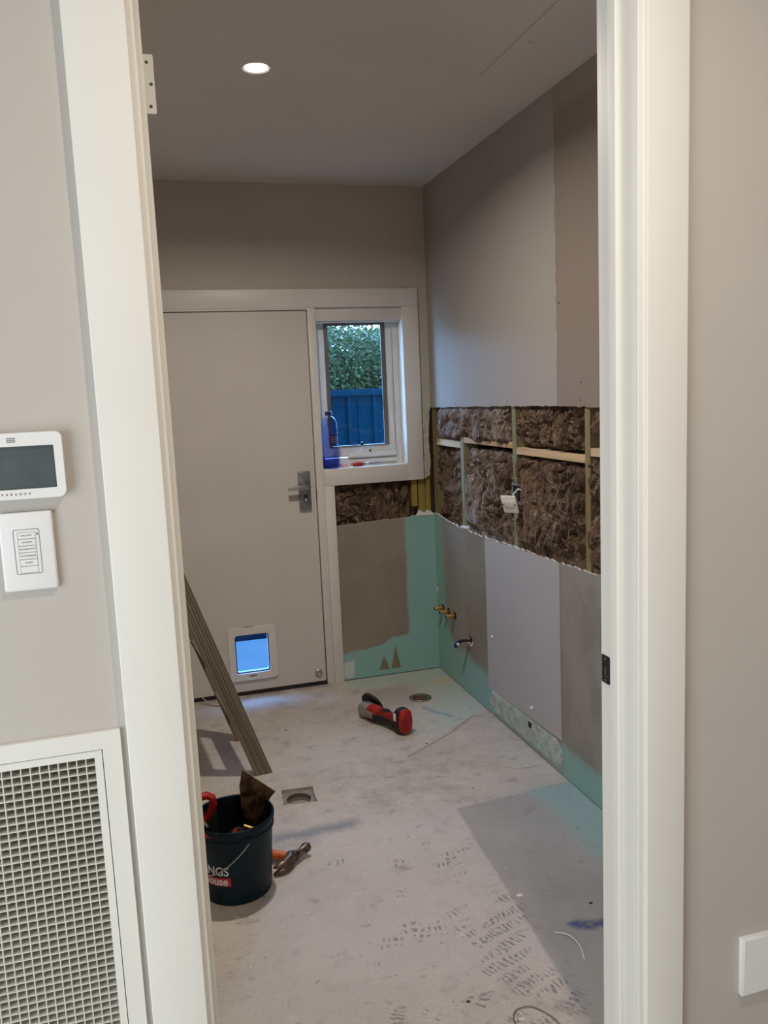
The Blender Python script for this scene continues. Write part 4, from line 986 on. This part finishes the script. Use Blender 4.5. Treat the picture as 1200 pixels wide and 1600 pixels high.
for zz in (.996, 1.041):
    bm = nb(); lathe(bm, [(.0032, 0), (.0032, .0006), (0, .001)], 10, Matrix.Translation((.8606, 1.438, zz)) @ Matrix.Rotation(-pi/2, 4, 'Y')); to_obj('screw', bm, 'steel_dull', st)

# ---- hallway wall fittings
ap = thing('alarm_panel', 'white touchscreen alarm panel with grey screen on the hallway wall', 'alarm panel', (-.187, YH, 1.461))
bm = nb(); sheet(bm, rrect(-.258, -.115, 1.461, 1.558, .010, 6), [rrect(-.247, -.1270, 1.4755, 1.5385, .0015, 2)], -.016, 0, XZ(YH))
to_obj('case', bm, 'white_plastic', ap, True)
B('screen', 'screen_glass', ap, -.2475, -.1265, YH-.0125, YH-.006, 1.475, 1.539)
for k, ch in enumerate('PARADOX'):
    to_obj('letter', text_mesh(ch, .0048, lambda u, v, d, k=k: (-.203+.0062*k+u, YH-.0163, 1.4685+v), .0003), 'text_dark', ap)
for k in range(3): B('status_mark', 'grey_line', ap, -.190, -.178, YH-.0164, YH-.0159, 1.5445+.0026*k, 1.5458+.0026*k)
kp = thing('keypad_plate', 'white wall plate with six labelled light buttons', 'keypad', (-.177, YH, 1.321))
bm = nb(); box(bm, -.2150, -.1395, YH-.009, YH, 1.322, 1.4405, .0035, 3); to_obj('plate', bm, 'white_plastic', kp, True)
KY = YH-.009
bm = nb(); sheet(bm, rrect(-.1958, -.1594, 1.3478, 1.4155, .003, 4), [rrect(-.1950, -.1602, 1.3486, 1.4147, .0025, 4)], -.0004, .0002, XZ(KY)); to_obj('outline', bm, 'grey_line', kp)
for k, tx in enumerate(('HALLWAY', 'LAUNDRY', 'OUTSIDE PATH', 'CLOTHESLINE', 'ALARM', '')):
    zt = 1.4110-.01025*k; bm = nb()
    sheet(bm, rect(-.1898, -.1652, zt-.0101, zt), [rect(-.1894, -.1656, zt-.0097, zt-.0004)], -.0005, .0002, XZ(KY)); b_ = to_obj('button', bm, 'grey_line', kp)
    bm = nb(); box(bm, -.1894, -.1656, KY-.0004, KY, zt-.0097, zt-.0004); to_obj('key_cap', bm, 'white_plastic', b_)
    if tx: to_obj('lettering', text_mesh(tx, .0034, lambda u, v, d, z=zt: (-.1775+u, KY-.0006, z-.005+v), .0002), 'text_dark', b_)
bm = nb(); lathe(bm, [(.0009, 0), (.0009, .0004), (0, .0004)], 10, Matrix.Translation((-.1625, KY, 1.4075)) @ Matrix.Rotation(pi/2, 4, 'X') @ Matrix.Diagonal((1, 2, 1, 1))); to_obj('sensor', bm, 'black', kp)
wp = thing('blank_plate', 'thick white blank plate low on the right hallway wall', 'wall plate', (1.15, YH, .312))
bm = nb(); box(bm, 1.1035, 1.20, YH-.0125, YH, .313, .443, .002, 2); to_obj('cover', bm, 'white_plastic', wp, True)
bm = nb(); box(bm, 1.1065, 1.197, YH-.014, YH-.012, .316, .440, .001, 1); to_obj('face', bm, 'white_plastic', wp, True)

vg = thing('return_air_grille', 'large white egg-crate return air grille under the keypad', 'vent', (-.37, YH, .37))
bm = nb(); sheet(bm, rect(-.668, -.072, .377, 1.086), [rect(-.640, -.1005, .405, 1.0575)], -.007, 0, XZ(YH)); to_obj('outer_frame', bm, 'trim_white', vg)
bm = nb(); sheet(bm, rect(-.6385, -.1020, .4065, 1.0560), [rect(-.627, -.1135, .418, 1.0445)], -.0055, .014, XZ(YH)); to_obj('inner_frame', bm, 'trim_white', vg)
vx = -.1135
bmv = None
k = 1; first = None
while -.1135-.0136*k > -.626:
    x = -.1135-.0136*k
    if first is None:
        first = B('vertical_blade', 'grille_cream', vg, x-.0008, x+.0008, YH-.003, YH+.011, .418, 1.0445); fx = x
    else:
        o = first.copy(); C.objects.link(o); o.location.x = x-fx
    k += 1
k = 1; first = None
while 1.0445-.0127*k > .419:
    z = 1.0445-.0127*k
    if first is None:
        first = B('horizontal_blade', 'grille_cream', vg, -.627, -.1135, YH-.0029, YH+.0109, z-.0008, z+.0008); fz = z
    else:
        o = first.copy(); C.objects.link(o); o.location.z = z-fz
    k += 1
B('filter', 'filter', vg, -.6395, -.101, YH+.016, YH+.03, .406, 1.057)

# ---- debris on the floor
def wire(name, label, pts, r, m, cat='offcut'):
    P = [Vector(p) for p in pts]; out = []
    for i in range(len(P)-1):
        a_, b_, c_, d_ = P[max(i-1, 0)], P[i], P[i+1], P[min(i+2, len(P)-1)]
        for k in range(8):
            t = k/8; out.append(.5*((2*b_)+(-a_+c_)*t+(2*a_-5*b_+4*c_-d_)*t*t+(-a_+3*b_-3*c_+d_)*t**3))
    out.append(P[-1]); bm = nb(); tube(bm, out, r, 6)
    return tag(to_obj(name, bm, m, None, True), label, cat)
wire('cable_tie', 'curved white cable tie on the grey floor by the blue paint mark', [(1.045, 2.036, .002), (1.074, 2.004, .006), (1.079, 1.95, .006), (1.066, 1.902, .002)], .0016, 'white_plastic')
wire('wire_offcut', 'looped grey wire offcut at the front edge of the floor', [(.79, 1.72, .002), (.783, 1.756, .002), (.803, 1.788, .003), (.846, 1.787, .003), (.878, 1.743, .002), (.888, 1.70, .002)], .0016, 'steel_dull')
wire('string_offcut', 'thin pale string lying near the foot of the right wall', [(1.315, 3.144, .002), (1.363, 3.079, .002), (1.43, 3.045, .002), (1.495, 3.046, .002)], .0014, 'paper_scrap')
bm = nb(); q = []
for k in range(13):
    t = k/12; p = Vector((.19+.10*t, 4.345-.085*t+.03*t*t, .004+.035*(1-t)**3)); q.append((bm.verts.new(p), bm.verts.new(p+Vector((.004, -.018, .006)))))
for a_, b_ in zip(q, q[1:]): bm.faces.new((a_[0], b_[0], b_[1], a_[1]))
o = tag(to_obj('plastic_strip', bm, 'white_plastic', None, True), 'curled white plastic strip under the back door', 'scrap'); md = o.modifiers.new('thick', 'SOLIDIFY'); md.thickness = .0015
rdn = random.Random(42)
def chip(x, y, s, m, label, seed):
    r_ = random.Random(seed); bm = nb(); n = 6
    top = [(x+s*cos(2*pi*k/n)*r_.uniform(.5, 1), y+s*.7*sin(2*pi*k/n)*r_.uniform(.5, 1)) for k in range(n)]
    sheet(bm, top, [], .0006, .0006+s*.35, XY(0))
    return tag(to_obj('plaster_chip', bm, m, None), label, 'debris')
chip(1.025, 2.231, .016, 'gypsum', 'white plaster chip on the edge of the bare grey patch', 1)
chip(1.215, 2.125, .007, 'black', 'black chip right of the white plaster chip', 2)
chip(1.235, 2.20, .004, 'gypsum', 'tiny white fleck against the right doorway jamb', 3)
chip(.16, 2.43, .007, 'gypsum', 'tiny white fleck in front of the bucket', 4)
chip(.55, 3.83, .006, 'dark_void', 'small dark pebble between the ladder and the grinder', 5)
chip(.70, 1.86, .006, 'dark_void', 'dark speck on the pale floor at the front', 6)
chip(1.13, 3.43, .007, 'dark_void', 'small dark crumb beside the grinder battery', 7)

# ================================================================== OUTSIDE
gr_ = tag(B('ground', 'paving', None, -6, 9, YF+.195, 14, -.25, -.15), kind='structure')
FY = 5.90
fe = thing('steel_fence', 'dark blue corrugated steel fence seen through the window', 'fence', (1.3, FY, -.15))
prof = []
x = 0
bmp = nb()
pan = [(0, 0), (.030, 0), (.040, -.022), (.060, -.022), (.070, 0), (.115, 0), (.118, -.006), (.126, -.006), (.129, 0), (.19, 0)]
NP = 24
first = None
for k in range(NP):
    if first is None:
        bm = nb(); sheet(bm, [(a_, b_) for a_, b_ in pan] + [(a_, b_+.0012) for a_, b_ in reversed(pan)], [], -.13, 1.59, lambda u, v, t: (-1.45+u, FY+v, t)); first = to_obj('sheet', bm, 'fence_blue', fe)
    else:
        o = first.copy(); C.objects.link(o); o.location.x = .19*k
B('top_rail', 'fence_blue', fe, -1.45, 3.11, FY-.035, FY+.02, 1.582, 1.630, bev=.006, smooth=True)
B('bottom_rail', 'fence_blue', fe, -1.45, 3.11, FY-.030, FY+.02, -.13, -.08, bev=.004, smooth=True)
for xx in (-1.45, .9, 3.06): B('post', 'fence_blue', fe, xx, xx+.05, FY-.03, FY+.025, -.15, 1.62)
he = thing('hedge', 'tall leafy green hedge rising behind the blue fence', 'hedge', (1.3, 6.4, -.15))
rd = random.Random(7); verts, faces = [], []
for _ in range(95000):
    x = rd.uniform(-.8, 3.3); z = 1.2+(.93+.10*noise.noise(Vector((x*3, 1, 1))))*rd.random()**.9; y = 6.12+.8*rd.random()**1.3
    bulge = .10*noise.noise(Vector((x*2.2, z*2.2, 3)))
    p = Vector((x, y+bulge, z)); L = rd.uniform(.020, .036); W = L*rd.uniform(.35, .5)
    if _ % 4 == 0: p.y += .55+.3*rd.random(); L *= 1.9; W *= 1.9
    d = Vector((rd.gauss(0, 1), rd.gauss(-.4, .8), rd.gauss(-.3, .8))).normalized(); s_ = d.cross(Vector((rd.gauss(0, .6), rd.gauss(-.7, .5), rd.gauss(.7, .6)))).normalized()
    k = len(verts); verts += [p, p+d*L*.5+s_*W, p+d*L, p+d*L*.5-s_*W]; faces.append((k, k+1, k+2, k+3))
me = bpy.data.meshes.new('foliage'); me.from_pydata([tuple(v-Vector((1.3, 6.4, -.15))) for v in verts], [], faces); me.materials.append(M['leaf'])
o = bpy.data.objects.new('foliage', me); C.objects.link(o); o.parent = he; o['kind'] = 'stuff'
for k in range(8):
    xx = -.6+.52*k; bm = nb(); tube(bm, [(xx, 6.45, -.15), (xx+.03, 6.47, .9), (xx-.02, 6.44, 1.5), (xx+.05, 6.5, 2.0)], [.04, .035, .025, .008], 8); to_obj('trunk', bm, 'trunk', he, True)

for o in bpy.data.objects:
    if '_world' in o: del o['_world']
